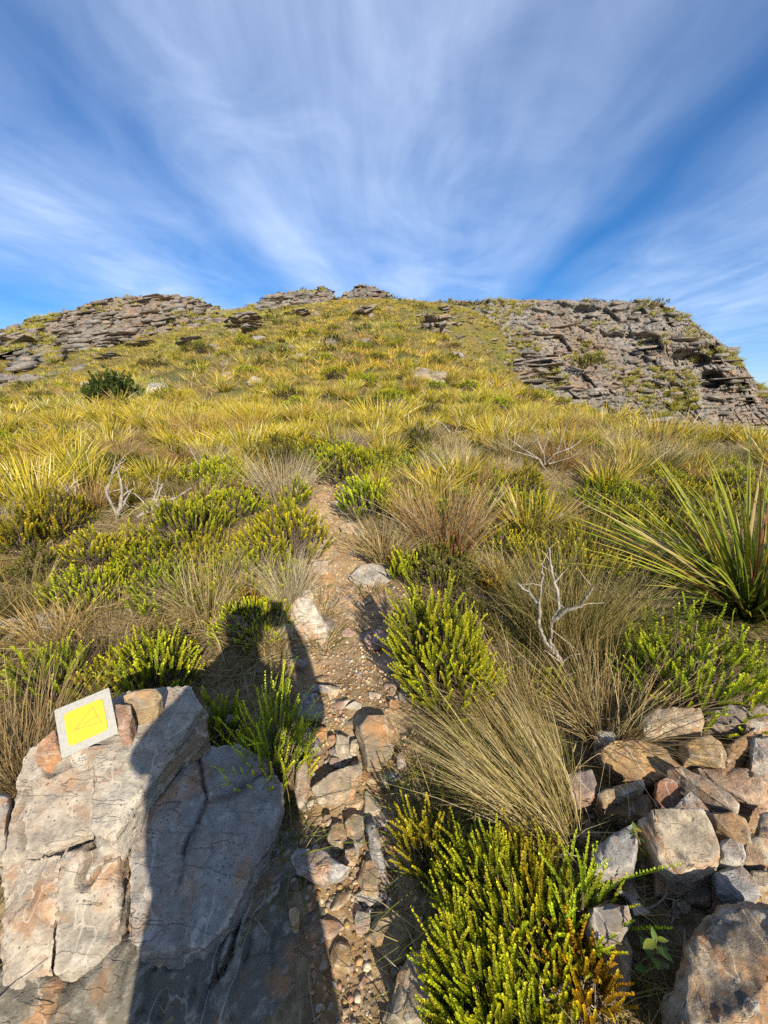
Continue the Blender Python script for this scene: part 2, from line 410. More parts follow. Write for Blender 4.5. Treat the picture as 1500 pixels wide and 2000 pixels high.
def outline_rock(name, label, spec, col, lift=.06, thick=.55, tilt=.55, seed=0, group=None, mat=None, sides=8, detail=.018, amp=.055, layered=1.0, cat='rock', sink=.5):
    """rock with a pixel outline (box or polygon); its distance comes from the ground under it"""
    r = np.random.default_rng(seed+1000)
    if len(spec) == 4 and not hasattr(spec[0], '__len__'):
        x0, y0, x1, y1 = spec; cx, cy_ = (x0+x1)/2, (y0+y1)/2; n = sides; pts = []
        for k in range(n):
            a = 2*math.pi*(k+r.uniform(-.25, .25))/n; ca, sa = math.cos(a), math.sin(a)
            q = (abs(ca)**3.2+abs(sa)**3.2)**(-1/3.2)*r.uniform(.80, 1.06)
            pts.append((cx+ca*q*(x1-x0)/2, cy_+sa*q*(y1-y0)/2))
    else: pts = list(spec)
    cx = sum(p[0] for p in pts)/len(pts); cy_ = sum(p[1] for p in pts)/len(pts)
    c, t = hit(cx, cy_, lift); v = nrm(-ray(cx, cy_)); n = nrm(v*tilt + np.array([0, 0, 1.0])*(1-tilt))
    ring = []
    for p in pts:
        d = ray(*p); k = np.dot(c-np.array([0, 0, CAMZ]), n)/np.dot(d, n); q = d*k; q[2] += CAMZ; ring.append(q)
    ring = np.array(ring); ext = np.linalg.norm(ring-c, axis=1); size = float(ext.mean()*2); th = thick*float(min(np.ptp(ring@nrm(np.cross(n, [0, 1, 0.01]))), size))
    gr = r.normal(0, 1, 3)*.16; top = c + (ring-c)*r.uniform(.66, .9, (len(ring), 1)); top = top + n*(th*.30 + (top-c)@gr)[:, None]; top = top[r.permutation(len(top))[:max(4, len(top)-2)]]
    bot = c + (ring-c)*r.uniform(.7, .95, (len(ring), 1)) - n*th*r.uniform(.45, .75, (len(ring), 1))
    bot[:, 2] = np.minimum(bot[:, 2], ground(bot[:, 0], bot[:, 1])+.02)
    P = np.concatenate([ring, top, bot])
    base = P.mean(0)
    me = finish_rock(hull_bm([tuple(q-base) for q in P]), name, size, max(detail, size/(26 if detail > .01 else 60)), amp, seed, col, layered, mott=1.6 if mat is M_MOTTLED else .75, nfreq=6.0 if mat is M_MOTTLED else 3.0)
    o = link(name, me, mat or M_ROCK); o.location = base
    tag(o, label, cat, group); return o

# ---- the big boulder with the trail marker, and the bedrock under it (zoom coordinates -> pixels)
def zp(X, Y): return (.4*X, 1300+.4*Y)
def voxel_rock(name, hulls, voxel, amp, seed, col, parent=None, mat=M_BOULDER, layer_dir=(.3, -.5, 1.0), layer_h=.07, groove=1.0, warp=.55):
    bm = bmesh.new()
    for pts in hulls:
        b = hull_bm([tuple(p) for p in pts]); tm = bpy.data.meshes.new('t'); b.to_mesh(tm); b.free(); bm.from_mesh(tm); bpy.data.meshes.remove(tm)
    me0 = bpy.data.meshes.new('t'); bm.to_mesh(me0); bm.free(); o = bpy.data.objects.new('t', me0); COL.objects.link(o)
    md = o.modifiers.new('r', 'REMESH'); md.mode = 'VOXEL'; md.voxel_size = voxel
    dg = bpy.context.evaluated_depsgraph_get(); me = bpy.data.meshes.new_from_object(o.evaluated_get(dg)); bpy.data.objects.remove(o); bpy.data.meshes.remove(me0)
    me.name = name
    n = len(me.vertices); V = np.empty(n*3, np.float32); me.vertices.foreach_get('co', V); V = V.reshape(-1, 3).astype(float)
    N = np.empty(n*3, np.float32); me.vertices.foreach_get('normal', N); N = N.reshape(-1, 3)
    big = fbm(V*5, 3, seed); fine = fbm(V*22, 4, seed+3, .6); ld = nrm(layer_dir)
    h = V@ld/layer_h + warp*fbm(V*3, 3, seed+8); fr = h % 1
    lid = np.floor(h); stepo = _hash(lid.astype(np.int64), np.zeros(n, np.int64), np.zeros(n, np.int64), seed)-.5
    g = (1-sstep(0, .12, np.minimum(fr, 1-fr)))*(.35+.65*sstep(-.3, .4, vnoise(V*4, seed+20)))
    cr1 = np.abs(V@nrm((1, .35, .2))*3.1 + .35*fbm(V*4, 3, seed+30)); cr1 = np.abs((cr1 % 1)-.5); crk = (1-sstep(.0, .035, cr1))*sstep(0, .3, vnoise(V*2.3, seed+40))
    q3 = fbm(V*7, 2, seed+60)*2.5; q3 = (np.floor(q3)+sstep(.35, .65, q3 % 1))/2.5
    d = .3*big + .26*fine + .6*stepo + .55*q3 - groove*.55*g - .9*crk
    V = V + N*(d*amp)[:, None]
    base = V.mean(0); base[2] = V[:, 2].min()
    me.vertices.foreach_set('co', (V-base).astype(np.float32).ravel()); me.polygons.foreach_set('use_smooth', np.ones(len(me.polygons), bool)); me.update(); me.set_sharp_from_angle(angle=math.radians(32))
    c = np.array(col); k = np.clip(.5+.6*fbm(V*2.4, 3, seed+50), 0, 1)[:, None]
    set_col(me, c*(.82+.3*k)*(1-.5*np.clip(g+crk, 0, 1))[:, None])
    ob = link(name, me, mat)
    if parent is None: ob.location = base
    else: ob.parent = parent; ob.location = base - np.array(parent.location)
    return ob
def P3(lst): return np.array([at_z(*zp(X, Y), z) for X, Y, z in lst])
def drop(P, z, out=1.03):
    c = P.mean(0); Q = c + (P-c)*out; Q[:, 2] = z; return np.concatenate([P, Q])
def build_boulder():
    root = empty('boulder', (-.85, 1.0, .1))
    tag(root, 'large pale lichened boulder that carries the yellow trail marker', 'boulder')
    PCS = [
     ([(25, 930, .33), (50, 640, .43), (105, 440, .50), (300, 300, .55), (460, 200, .575), (462, 500, .475), (458, 800, .385), (220, 890, .36)], (.41, .355, .285), 4),
     ([(476, 195, .588), (540, 150, .595), (800, 92, .595), (930, 85, .58), (985, 190, .54), (845, 270, .54), (720, 410, .515), (640, 600, .455), (560, 845, .385), (474, 800, .395), (477, 500, .49)], (.40, .36, .295), 5),
     ([(985, 195, .525), (1012, 330, .45), (980, 430, .37), (800, 640, .31), (640, 790, .28), (556, 850, .335), (640, 605, .44), (720, 415, .50), (845, 278, .525)], (.27, .185, .10), 6),
     ([(20, 960, .30), (220, 905, .335), (300, 912, .335), (268, 1150, .27), (258, 1500, .165), (60, 1520, .16), (0, 1250, .23)], (.42, .365, .29), 11),
     ([(305, 908, .345), (400, 898, .35), (560, 864, .35), (650, 808, .295), (640, 1000, .25), (600, 1200, .215), (580, 1400, .175), (263, 1500, .175), (273, 1150, .28)], (.40, .355, .285), 12)]
    for pts_, col_, sd_ in PCS:
        voxel_rock('block', [drop(P3(pts_), -.06, 1.0)], .0075, .021, sd_, col_, root, layer_dir=(.25, -.5, 1), layer_h=.075)
    shelf = P3([(985, 410, .325), (1160, 372, .31), (1310, 470, .27), (1318, 550, .26), (1375, 590, .245), (1370, 680, .23), (1325, 790, .22), (1280, 930, .19), (1110, 1170, .18), (1100, 1260, .165), (1000, 1370, .15), (660, 1420, .155), (600, 1350, .17), (635, 1000, .225), (655, 790, .265), (800, 640, .30)])
    shelf[:, 2] += 0; cpos = np.array([0, 0, CAMZ]); shelf = cpos + (shelf-cpos)*(1-.055/(CAMZ-shelf[:, 2]))[:, None]
    voxel_rock('shelf', [drop(shelf, -.08, .93)], .0075, .022, 23, (.32, .30, .27), root, layer_dir=(.35, -.4, 1), layer_h=.075)
    bed = [(-200, 1450, .07), (0, 1520, .085), (600, 1420, .11), (1000, 1350, .10), (1150, 1180, .13), (1300, 950, .15), (1420, 700, .15), (1520, 640, .10), (1560, 850, .06), (1570, 1200, .03), (1590, 1600, .01), (1560, 1900, 0), (800, 1950, 0), (-300, 1900, .0)]
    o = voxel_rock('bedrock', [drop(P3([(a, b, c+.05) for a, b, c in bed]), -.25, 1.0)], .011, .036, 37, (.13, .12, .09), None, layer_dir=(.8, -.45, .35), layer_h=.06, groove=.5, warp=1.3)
    tag(o, 'dark grooved bedrock lying under the marker boulder', 'bedrock')
    return root
BOULDER = build_boulder()

# ---- trail marker: plate, yellow panel, engraved arrow; leans on the boulder top
def build_marker():
    tl, tr, br, bl = [np.array(at_z(*zp(X, Y), z)) for X, Y, z in ((256, 218, .66), (526, 114, .69), (585, 322, .585), (312, 455, .545))]
    tl, tr = [np.array([0, 0, CAMZ]) + (q-np.array([0, 0, CAMZ]))*1.0 for q in (tl, tr)]
    c = (tl+tr+br+bl)/4; ex = nrm((tr-tl)+(br-bl)); n = nrm(np.cross(ex, (tl-bl)+(tr-br))); ey = np.cross(n, ex)
    if np.dot(n, -c+np.array([0, 0, CAMZ])) < 0: n = -n
    w = .5*(np.linalg.norm(tr-tl)+np.linalg.norm(br-bl)); h = .5*(np.linalg.norm(tl-bl)+np.linalg.norm(tr-br))
    root = empty('trail_marker', c - ey*h/2); tag(root, 'square white metal plate with yellow panel and scratched arrow', 'trail marker')
    Rm = Matrix(((ex[0], ey[0], n[0]), (ex[1], ey[1], n[1]), (ex[2], ey[2], n[2]))).to_4x4()
    root.rotation_euler = Rm.to_euler()
    def rbox(name, pts, z0, z1, col, mat):
        m = len(pts); V = [(x, y, z0) for x, y in pts] + [(x, y, z1) for x, y in pts]
        bm = bmesh.new(); vv = [bm.verts.new(v) for v in V]
        bm.faces.new(vv[:m][::-1]); bm.faces.new(vv[m:])
        for k in range(m): bm.faces.new((vv[k], vv[(k+1) % m], vv[m+(k+1) % m], vv[m+k]))
        me = bpy.data.meshes.new(name); bm.to_mesh(me); bm.free(); set_col(me, np.array(col)); return link(name, me, mat, root)
    def rr(x0, y0, x1, y1, r):
        out = []
        for (cx, cy_, a0) in ((x1-r, y1-r, 0), (x0+r, y1-r, 90), (x0+r, y0+r, 180), (x1-r, y0+r, 270)):
            for k in range(5): a = math.radians(a0+k*22.5); out.append((cx+r*math.cos(a), cy_+r*math.sin(a)))
        return out
    rbox('plate', rr(-w/2, 0, w/2, h, .004), -.003, .001, (.27, .27, .25), M_METAL)
    b = .15*w
    rbox('yellow_panel', rr(-w/2+b, b, w/2-b, h-b, .012), .001, .0035, (.54, .335, .003), M_PAINT)
    def line(a, bq, wd=.0036):
        a = np.array([(a[0]-.5)*w, a[1]*h]); bq = np.array([(bq[0]-.5)*w, bq[1]*h]); d = (bq-a)/np.linalg.norm(bq-a); s = np.array([-d[1], d[0]])*wd/2
        rbox('arrow_line', [tuple(a-s), tuple(bq-s), tuple(bq+s), tuple(a+s)], .0034, .0042, (.36, .26, .02), M_PAINT)
    tip = (.30, .44)
    line(tip, (.66, .74)); line(tip, (.76, .36)); line((.44, .47), (.70, .52)); line((.70, .52), (.66, .74), .0024); line((.70, .53), (.76, .36), .0024)
build_marker()
def zr(name, label, pts, col, **k): return outline_rock(name, label, [zp(*p) for p in pts], col, **k)
zr('rock', 'flat tan rock lying on the marker boulder behind the plate', [(600, 150), (660, 118), (770, 110), (792, 150), (770, 190), (690, 215), (630, 190)], (.40, .29, .14), lift=.43, thick=.35, seed=31)
zr('rock', 'reddish wedge rock propping the trail marker from its side', [(555, 190), (640, 195), (655, 250), (630, 305), (580, 310)], (.33, .18, .12), lift=.42, thick=.5, seed=32)
zr('rock', 'orange pink stone under the lower corner of the trail marker', [(165, 440), (200, 370), (265, 310), (310, 400), (300, 440), (230, 465)], (.48, .25, .13), lift=.37, thick=.4, seed=33)
zr('rock', 'thin white sliver of quartz under the trail marker', [(330, 430), (440, 395), (550, 382), (545, 405), (420, 440)], (.6, .58, .52), lift=.37, thick=.25, seed=34)
zr('rock', 'small tan stone lying alone on the shaded bedrock', [(1412, 1190), (1440, 1180), (1462, 1195), (1458, 1250), (1425, 1255), (1410, 1225)], (.45, .28, .1), lift=.08, thick=.5, seed=35)
zr('rock', 'grey lichened rock at the photo edge left of the boulder', [(-60, 640), (20, 615), (60, 640), (50, 760), (20, 900), (-60, 920)], (.38, .37, .34), lift=.25, thick=.6, seed=36)

# ---- stones of the path, from the photo
PATH_ROCKS = [
 ((567, 1155, 644, 1247), WHITE, .09, .6, .75, 'tall white speckled rock standing at the left path edge', [(567, 1185), (585, 1160), (600, 1155), (622, 1185), (640, 1225), (644, 1245), (600, 1250), (570, 1235)]),
 ((588, 1150, 616, 1170), CREAM, .2, .7, .5, 'small cream knob perched on the white speckled rock', None),
 ((402, 1200, 490, 1246), PINK, .05, .35, .4, 'flat pinkish slab crossed by the shadow of the head', [(402, 1212), (430, 1202), (487, 1205), (488, 1235), (470, 1246), (430, 1232)]),
 ((708, 1232, 769, 1270), PINK, .05, .6, .5, 'rounded pink stone in the middle of the path', None),
 ((769, 1245, 800, 1274), BROWN, .03, .6, .5, 'small dark brown stone beside the rounded pink stone', None),
 ((782, 1292, 817, 1338), TAN, .05, .7, .5, 'upright tan block at the right edge of the path', [(782, 1318), (795, 1294), (806, 1292), (817, 1318), (815, 1336), (790, 1338)]),
 ((608, 1336, 653, 1353), GREY, .03, .3, .4, 'thin grey plate half in the photographer shadow', None),
 ((578, 1351, 635, 1408), GREY, .06, .6, .5, 'grey angular rock below the thin grey plate', None),
 ((567, 1415, 630, 1478), GREY, .06, .5, .5, 'dark triangular rock on the path beside the shaded shrub', [(567, 1465), (585, 1425), (600, 1415), (625, 1445), (630, 1470), (600, 1478)]),
 ((615, 1417, 641, 1452), ORANGE, .04, .6, .5, 'bright orange stone beside the dark triangular rock', None),
 ((640, 1434, 658, 1455), (.4, .17, .08), .03, .6, .5, 'small red brown stone next to the bright orange stone', None),
 ((653, 1430, 683, 1489), CREAM, .04, .4, .5, 'long pale stone lying along the path above the big slab', None),
 ((680, 1440, 702, 1478), CREAM, .03, .5, .5, 'short cream stone right of the long pale stone', None),
 ((640, 1478, 670, 1500), PINK, .03, .5, .5, 'small reddish stone just above the big pale slab', None),
 ((606, 1485, 710, 1573), CREAM, .07, .45, .45, 'big pale angular slab in the middle of the path', [(606, 1540), (640, 1512), (680, 1495), (708, 1487), (710, 1515), (695, 1550), (660, 1570), (622, 1572)]),
 ((685, 1397, 776, 1512), (.20, .16, .10), .05, .6, .55, 'dark mottled boulder sunk in the right of the path', [(690, 1420), (720, 1400), (760, 1398), (776, 1430), (770, 1470), (745, 1505), (715, 1512), (702, 1470)]),
 ((575, 1478, 604, 1580), GTAN, .08, .6, .6, 'narrow upright stone against the marker boulder shelf', [(580, 1490), (600, 1478), (604, 1530), (598, 1570), (585, 1580), (575, 1545)]),
 ((565, 1655, 689, 1730), (.33, .32, .31), .07, .4, .45, 'smooth grey wedge of rock beside the bedrock, half sunlit', [(565, 1675), (580, 1656), (625, 1656), (650, 1670), (689, 1693), (670, 1712), (630, 1730), (580, 1708)]),
 ((713, 1605, 763, 1741), (.33, .34, .33), .05, .35, .55, 'long grey splinter of layered rock in the path', [(713, 1612), (725, 1604), (735, 1608), (745, 1660), (757, 1700), (763, 1738), (750, 1730), (722, 1670)]),
 ((673, 1653, 700, 1693), CREAM, .04, .5, .5, 'pale pointed plate beside the smooth grey wedge', None),
 ((638, 1601, 678, 1668), (.38, .27, .14), .02, .7, .5, 'tan bedrock knob above the smooth grey wedge', None),
 ((697, 1671, 750, 1754), (.38, .27, .14), .02, .7, .5, 'tan bedrock knob left of the long grey splinter', None),
 ((672, 1585, 715, 1640), (.30, .26, .17), .02, .7, .5, 'greenish tan bedrock hump below the big pale slab', None),
 ((691, 1777, 727, 1828), (.27, .26, .25), .03, .3, .45, 'flat dark grey plate in the gravel', None),
 ((715, 1777, 814, 1888), (.42, .30, .15), .03, .6, .5, 'large tan bedrock knob in the lower path', [(716, 1830), (735, 1785), (780, 1778), (812, 1800), (814, 1830), (790, 1875), (765, 1888), (748, 1860)]),
 ((755, 1847, 856, 2000), (.38, .32, .21), .06, .6, .55, 'mottled yellow and black rock at the foot of the green shrub', [(760, 1990), (775, 1900), (800, 1860), (830, 1850), (856, 1880), (856, 1960), (840, 2010), (790, 2015)]),
 ((642, 1836, 690, 1905), (.42, .28, .12), .02, .6, .5, 'ochre bedrock knob beside the dark bedrock edge', None),
 ((773, 1467, 794, 1505), GREY, .03, .5, .5, 'small grey plate right of the dark mottled boulder', None),
 ((743, 1507, 781, 1537), BLUEG, .04, .4, .5, 'blue grey plate below the dark mottled boulder', None),
 ((778, 1342, 808, 1373), GREY, .03, .6, .5, 'grey stone below the upright tan block', None),
 ((757, 1365, 783, 1385), ORANGE, .03, .6, .5, 'small orange stone left of the grey one below the tan block', None),
 ((679, 1104, 773, 1146), (.46, .44, .40), .02, .3, .35, 'flat white slab across the upper path', [(679, 1128), (700, 1106), (740, 1102), (773, 1108), (770, 1132), (735, 1146), (695, 1140)]),
 ((605, 1090, 643, 1125), WHITE, .05, .5, .5, 'white stone at the left edge of the upper path', None),
 ((664, 1020, 697, 1045), CREAM, .04, .5, .5, 'cream stone at the right edge of the far path', None),
 ((540, 1215, 575, 1250), (.5, .46, .38), .04, .4, .5, 'small pale rock between the pink slab and the white rock', None),
 ((-20, 1205, 70, 1262), (.46, .42, .36), .05, .4, .45, 'pale slab in the heath at the left photo edge', None),
 ((60, 1195, 125, 1235), (.46, .42, .36), .04, .4, .45, 'smaller pale slab beside the one at the left photo edge', None),
 ((640, 1640, 668, 1652), CREAM, .03, .5, .5, 'cream pebble above the smooth grey wedge', None),
 ((630, 1590, 648, 1614), TAN, .03, .5, .5, 'tan pebble just under the big pale slab', None),
 ((560, 1285, 605, 1305), GREY, .04, .4, .5, 'grey flat stone within the photographer shadow', None),
 ((436, 1395, 470, 1415), GREY, .04, .4, .5, 'dull grey flat stone behind the marker boulder', None),
]
for i, (box, col, lift, th, tilt, lab, poly) in enumerate(PATH_ROCKS):
    outline_rock('rock', lab, poly or box, col, lift, th, tilt, seed=100+i, detail=.012)

PSL = []
_r = np.random.default_rng(44)
for i in range(34):
    k = _r.integers(0, len(_pp)-3); a, b = _pp[k], _pp[k+1]; f_ = _r.uniform(); cx = a[0]+(b[0]-a[0])*f_+_r.uniform(-1, 1)*a[2]*1.05; cy_ = a[1]+(b[1]-a[1])*f_; w = _r.uniform(14, 34)*(.5+.5*(cy_-900)/1000)*1.3
    nm, c_ = [('tan', TAN), ('cream', CREAM), ('grey', GREY), ('ochre', (.42, .27, .1)), ('pinkish', PINK)][i % 5]
    PSL.append(outline_rock('rock', f'flat {nm} slab set in the {"lower" if cy_ > 1500 else "upper"} path', (cx-w, cy_-w*.55, cx+w, cy_+w*.55), c_, .012, .4, .25, seed=800+i, detail=.012, sides=6, group='flat slabs of the path'))
# ---- loose rock pile, lower right
PILE = [
 ((1253, 1380, 1379, 1436), (.50, .43, .30), .20, .6, 'long cream rock on the back of the right rock pile', [(1254, 1400), (1275, 1385), (1330, 1380), (1370, 1384), (1379, 1412), (1372, 1432), (1310, 1424), (1258, 1425)]),
 ((1368, 1377, 1468, 1432), (.15, .12, .10), .19, .5, 'dark brown slab beside the long cream rock', None),
 ((1440, 1378, 1530, 1428), (.42, .40, .37), .20, .5, 'pale grey flat rock at the back corner of the pile', None),
 ((1326, 1433, 1420, 1502), (.46, .31, .13), .20, .7, 'square ochre block in front of the long cream rock', [(1326, 1450), (1345, 1440), (1388, 1434), (1410, 1450), (1420, 1475), (1416, 1500), (1370, 1496), (1335, 1490)]),
 ((1412, 1422, 1492, 1487), (.30, .17, .07), .18, .4, 'rusty tilted slab leaning right of the square ochre block', [(1414, 1465), (1440, 1445), (1485, 1422), (1492, 1435), (1460, 1468), (1420, 1487)]),
 ((1458, 1433, 1530, 1498), (.40, .38, .34), .20, .6, 'grey rock at the right photo edge above the pink rock', None),
 ((1158, 1440, 1342, 1530), (.38, .24, .10), .13, .35, 'broad flat rusty slab on the left of the pile', [(1160, 1470), (1190, 1448), (1250, 1442), (1310, 1465), (1338, 1500), (1320, 1520), (1250, 1528), (1180, 1500)]),
 ((1162, 1426, 1206, 1456), WHITE, .12, .6, 'small white rock behind the broad flat rusty slab', None),
 ((1166, 1522, 1259, 1569), (.36, .26, .13), .17, .3, 'thin tan plate tilted over the dark hollow', [(1167, 1552), (1200, 1535), (1255, 1522), (1259, 1535), (1225, 1555), (1180, 1569)]),
 ((1097, 1503, 1168, 1582), PURPLE, .12, .7, 'purplish rock at the left end of the pile', None),
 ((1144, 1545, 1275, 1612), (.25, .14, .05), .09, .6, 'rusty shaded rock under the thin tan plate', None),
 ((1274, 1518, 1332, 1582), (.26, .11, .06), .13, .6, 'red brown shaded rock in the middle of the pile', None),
 ((1302, 1496, 1445, 1588), (.30, .26, .21), .19, .3, 'long layered grey brown slab lying diagonally in the pile', [(1304, 1500), (1335, 1497), (1380, 1520), (1420, 1545), (1445, 1570), (1440, 1588), (1400, 1570), (1350, 1535)]),
 ((1347, 1496, 1512, 1578), (.40, .25, .15), .17, .6, 'large pink and orange rock by the right edge of the pile', [(1350, 1500), (1420, 1500), (1460, 1500), (1500, 1530), (1510, 1565), (1470, 1578), (1420, 1556), (1370, 1530)]),
 ((1314, 1541, 1392, 1602), (.42, .41, .38), .16, .45, 'pale grey triangular rock behind the big pale block', [(1316, 1580), (1345, 1542), (1362, 1555), (1390, 1590), (1385, 1602), (1340, 1600)]),
 ((1242, 1583, 1413, 1712), (.50, .42, .30), .19, .7, 'big pale block with orange flanks at the heart of the pile', [(1244, 1600), (1265, 1586), (1320, 1584), (1372, 1595), (1400, 1635), (1413, 1670), (1370, 1705), (1320, 1712), (1285, 1680)]),
 ((1379, 1583, 1470, 1652), (.34, .22, .10), .17, .5, 'layered brown rock right of the big pale block', [(1380, 1588), (1430, 1584), (1458, 1600), (1470, 1650), (1440, 1645), (1400, 1615)]),
 ((1151, 1604, 1248, 1718), (.33, .32, .30), .13, .5, 'grey flat rock left of the big pale block', [(1153, 1660), (1190, 1635), (1236, 1604), (1248, 1640), (1240, 1700), (1200, 1716), (1158, 1712)]),
 ((1400, 1622, 1460, 1700), (.55, .52, .45), .15, .6, 'white rock wedged right of the big pale block', None),
 ((1443, 1629, 1512, 1694), (.42, .33, .22), .15, .6, 'tan rock at the right edge beside the white wedged rock', None),
 ((1388, 1688, 1488, 1760), (.24, .25, .27), .15, .4, 'blue grey flat rock above the huge corner boulder', [(1388, 1710), (1420, 1692), (1450, 1690), (1482, 1725), (1487, 1748), (1440, 1758), (1400, 1745)]),
 ((1461, 1697, 1525, 1740), (.40, .32, .21), .15, .5, 'small tan rock at the right edge by the blue grey rock', None),
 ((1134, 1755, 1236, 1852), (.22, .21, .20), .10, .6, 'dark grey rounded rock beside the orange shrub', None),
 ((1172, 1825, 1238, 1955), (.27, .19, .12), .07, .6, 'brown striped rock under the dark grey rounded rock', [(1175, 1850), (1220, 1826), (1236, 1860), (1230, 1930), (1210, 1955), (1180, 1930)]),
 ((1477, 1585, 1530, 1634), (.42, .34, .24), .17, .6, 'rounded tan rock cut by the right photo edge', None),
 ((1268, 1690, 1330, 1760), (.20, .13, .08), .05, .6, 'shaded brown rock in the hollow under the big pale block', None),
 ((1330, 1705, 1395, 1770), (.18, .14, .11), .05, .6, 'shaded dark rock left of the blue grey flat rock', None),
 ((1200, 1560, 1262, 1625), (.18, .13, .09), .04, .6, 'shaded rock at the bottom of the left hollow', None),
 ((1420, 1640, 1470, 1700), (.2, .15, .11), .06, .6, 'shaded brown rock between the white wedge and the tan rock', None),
]
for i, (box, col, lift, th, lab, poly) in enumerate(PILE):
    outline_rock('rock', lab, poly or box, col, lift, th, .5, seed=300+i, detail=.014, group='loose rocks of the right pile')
outline_rock('boulder', 'huge rough mottled boulder in the lower right corner', [(1300, 1990), (1330, 1850), (1370, 1790), (1395, 1764), (1450, 1765), (1540, 1775), (1560, 1900), (1550, 2060), (1420, 2090), (1290, 2060)], (.33, .26, .17), .2, .7, .45, seed=390, mat=M_MOTTLED, detail=.009, amp=.06, layered=.25, cat='boulder')

# ---- scattered rocks further up the slope
SLOPE = [
 ((792, 716, 876, 748), (.42, .39, .33), .35, 'broad pale slab lying in the tussocks below the right ledges', [(795, 728), (815, 717), (840, 722), (876, 742), (860, 748), (800, 742)]),
 ((284, 746, 338, 772), (.52, .49, .43), .3, 'whitish boulder in the grass right of the dark bush', None),
 ((485, 657, 540, 672), (.35, .33, .29), .2, 'grey rock in the grass below the central crest', None),
 ((697, 660, 732, 676), (.26, .24, .21), .25, 'dark grey rock in the middle of the tussock slope', None),
 ((360, 665, 398, 680), (.40, .38, .33), .2, 'pale flat rock beside the left ledges', None),
 ((610, 1040, 611, 1041), GREY, .01, None, None),
 ((872, 690, 910, 710), (.36, .33, .28), .2, 'pale slab at the foot of the right ledges', None),
 ((1010, 985, 1080, 1030), (.48, .45, .40), .07, 'pale flat rock below the bleached spreading branches', None),
 ((1075, 1000, 1105, 1045), (.52, .49, .44), .07, 'white narrow rock in the rushes behind the dead branch', None),
 ((1210, 1045, 1345, 1095), (.40, .38, .34), .10, 'long grey slab hidden behind the big sword sedge', [(1212, 1060), (1240, 1047), (1300, 1046), (1345, 1060), (1335, 1090), (1260, 1088), (1220, 1080)]),
 ((1100, 1048, 1200, 1075), (.40, .37, .32), .06, 'low pale rock left of the long grey slab', None),
 ((919, 882, 942, 916), (.50, .46, .40), .18, 'pointed white rock above the golden dry tussock', [(919, 910), (928, 884), (933, 882), (942, 912), (930, 918)]),
 ((785, 905, 838, 940), (.45, .35, .29), .12, 'pinkish rock behind the golden dry tussock', None),
 ((1180, 899, 1228, 916), (.46, .43, .38), .12, 'flat pale rock among the green heath on the right', None),
 ((1325, 862, 1364, 880), (.48, .46, .42), .15, 'rounded white rock near the right end of the spur', None),
 ((480, 735, 520, 755), (.40, .34, .29), .2, 'low brownish rock in the dry patch left of centre', None),
 ((430, 725, 455, 740), (.40, .37, .33), .2, 'small pale rock in the dry patch below the left ledges', None),
 ((155, 745, 180, 760), (.45, .43, .39), .25, 'pale rounded rock left of the dark bush', None),
]
for i, (box, col, lift, lab, poly) in enumerate(SLOPE):
    if lab: outline_rock('rock', lab, poly or box, col, lift*.35, .3, .3, seed=540+i, detail=.02, sides=6, amp=.07, mat=M_CLIFF if i < 8 else None)

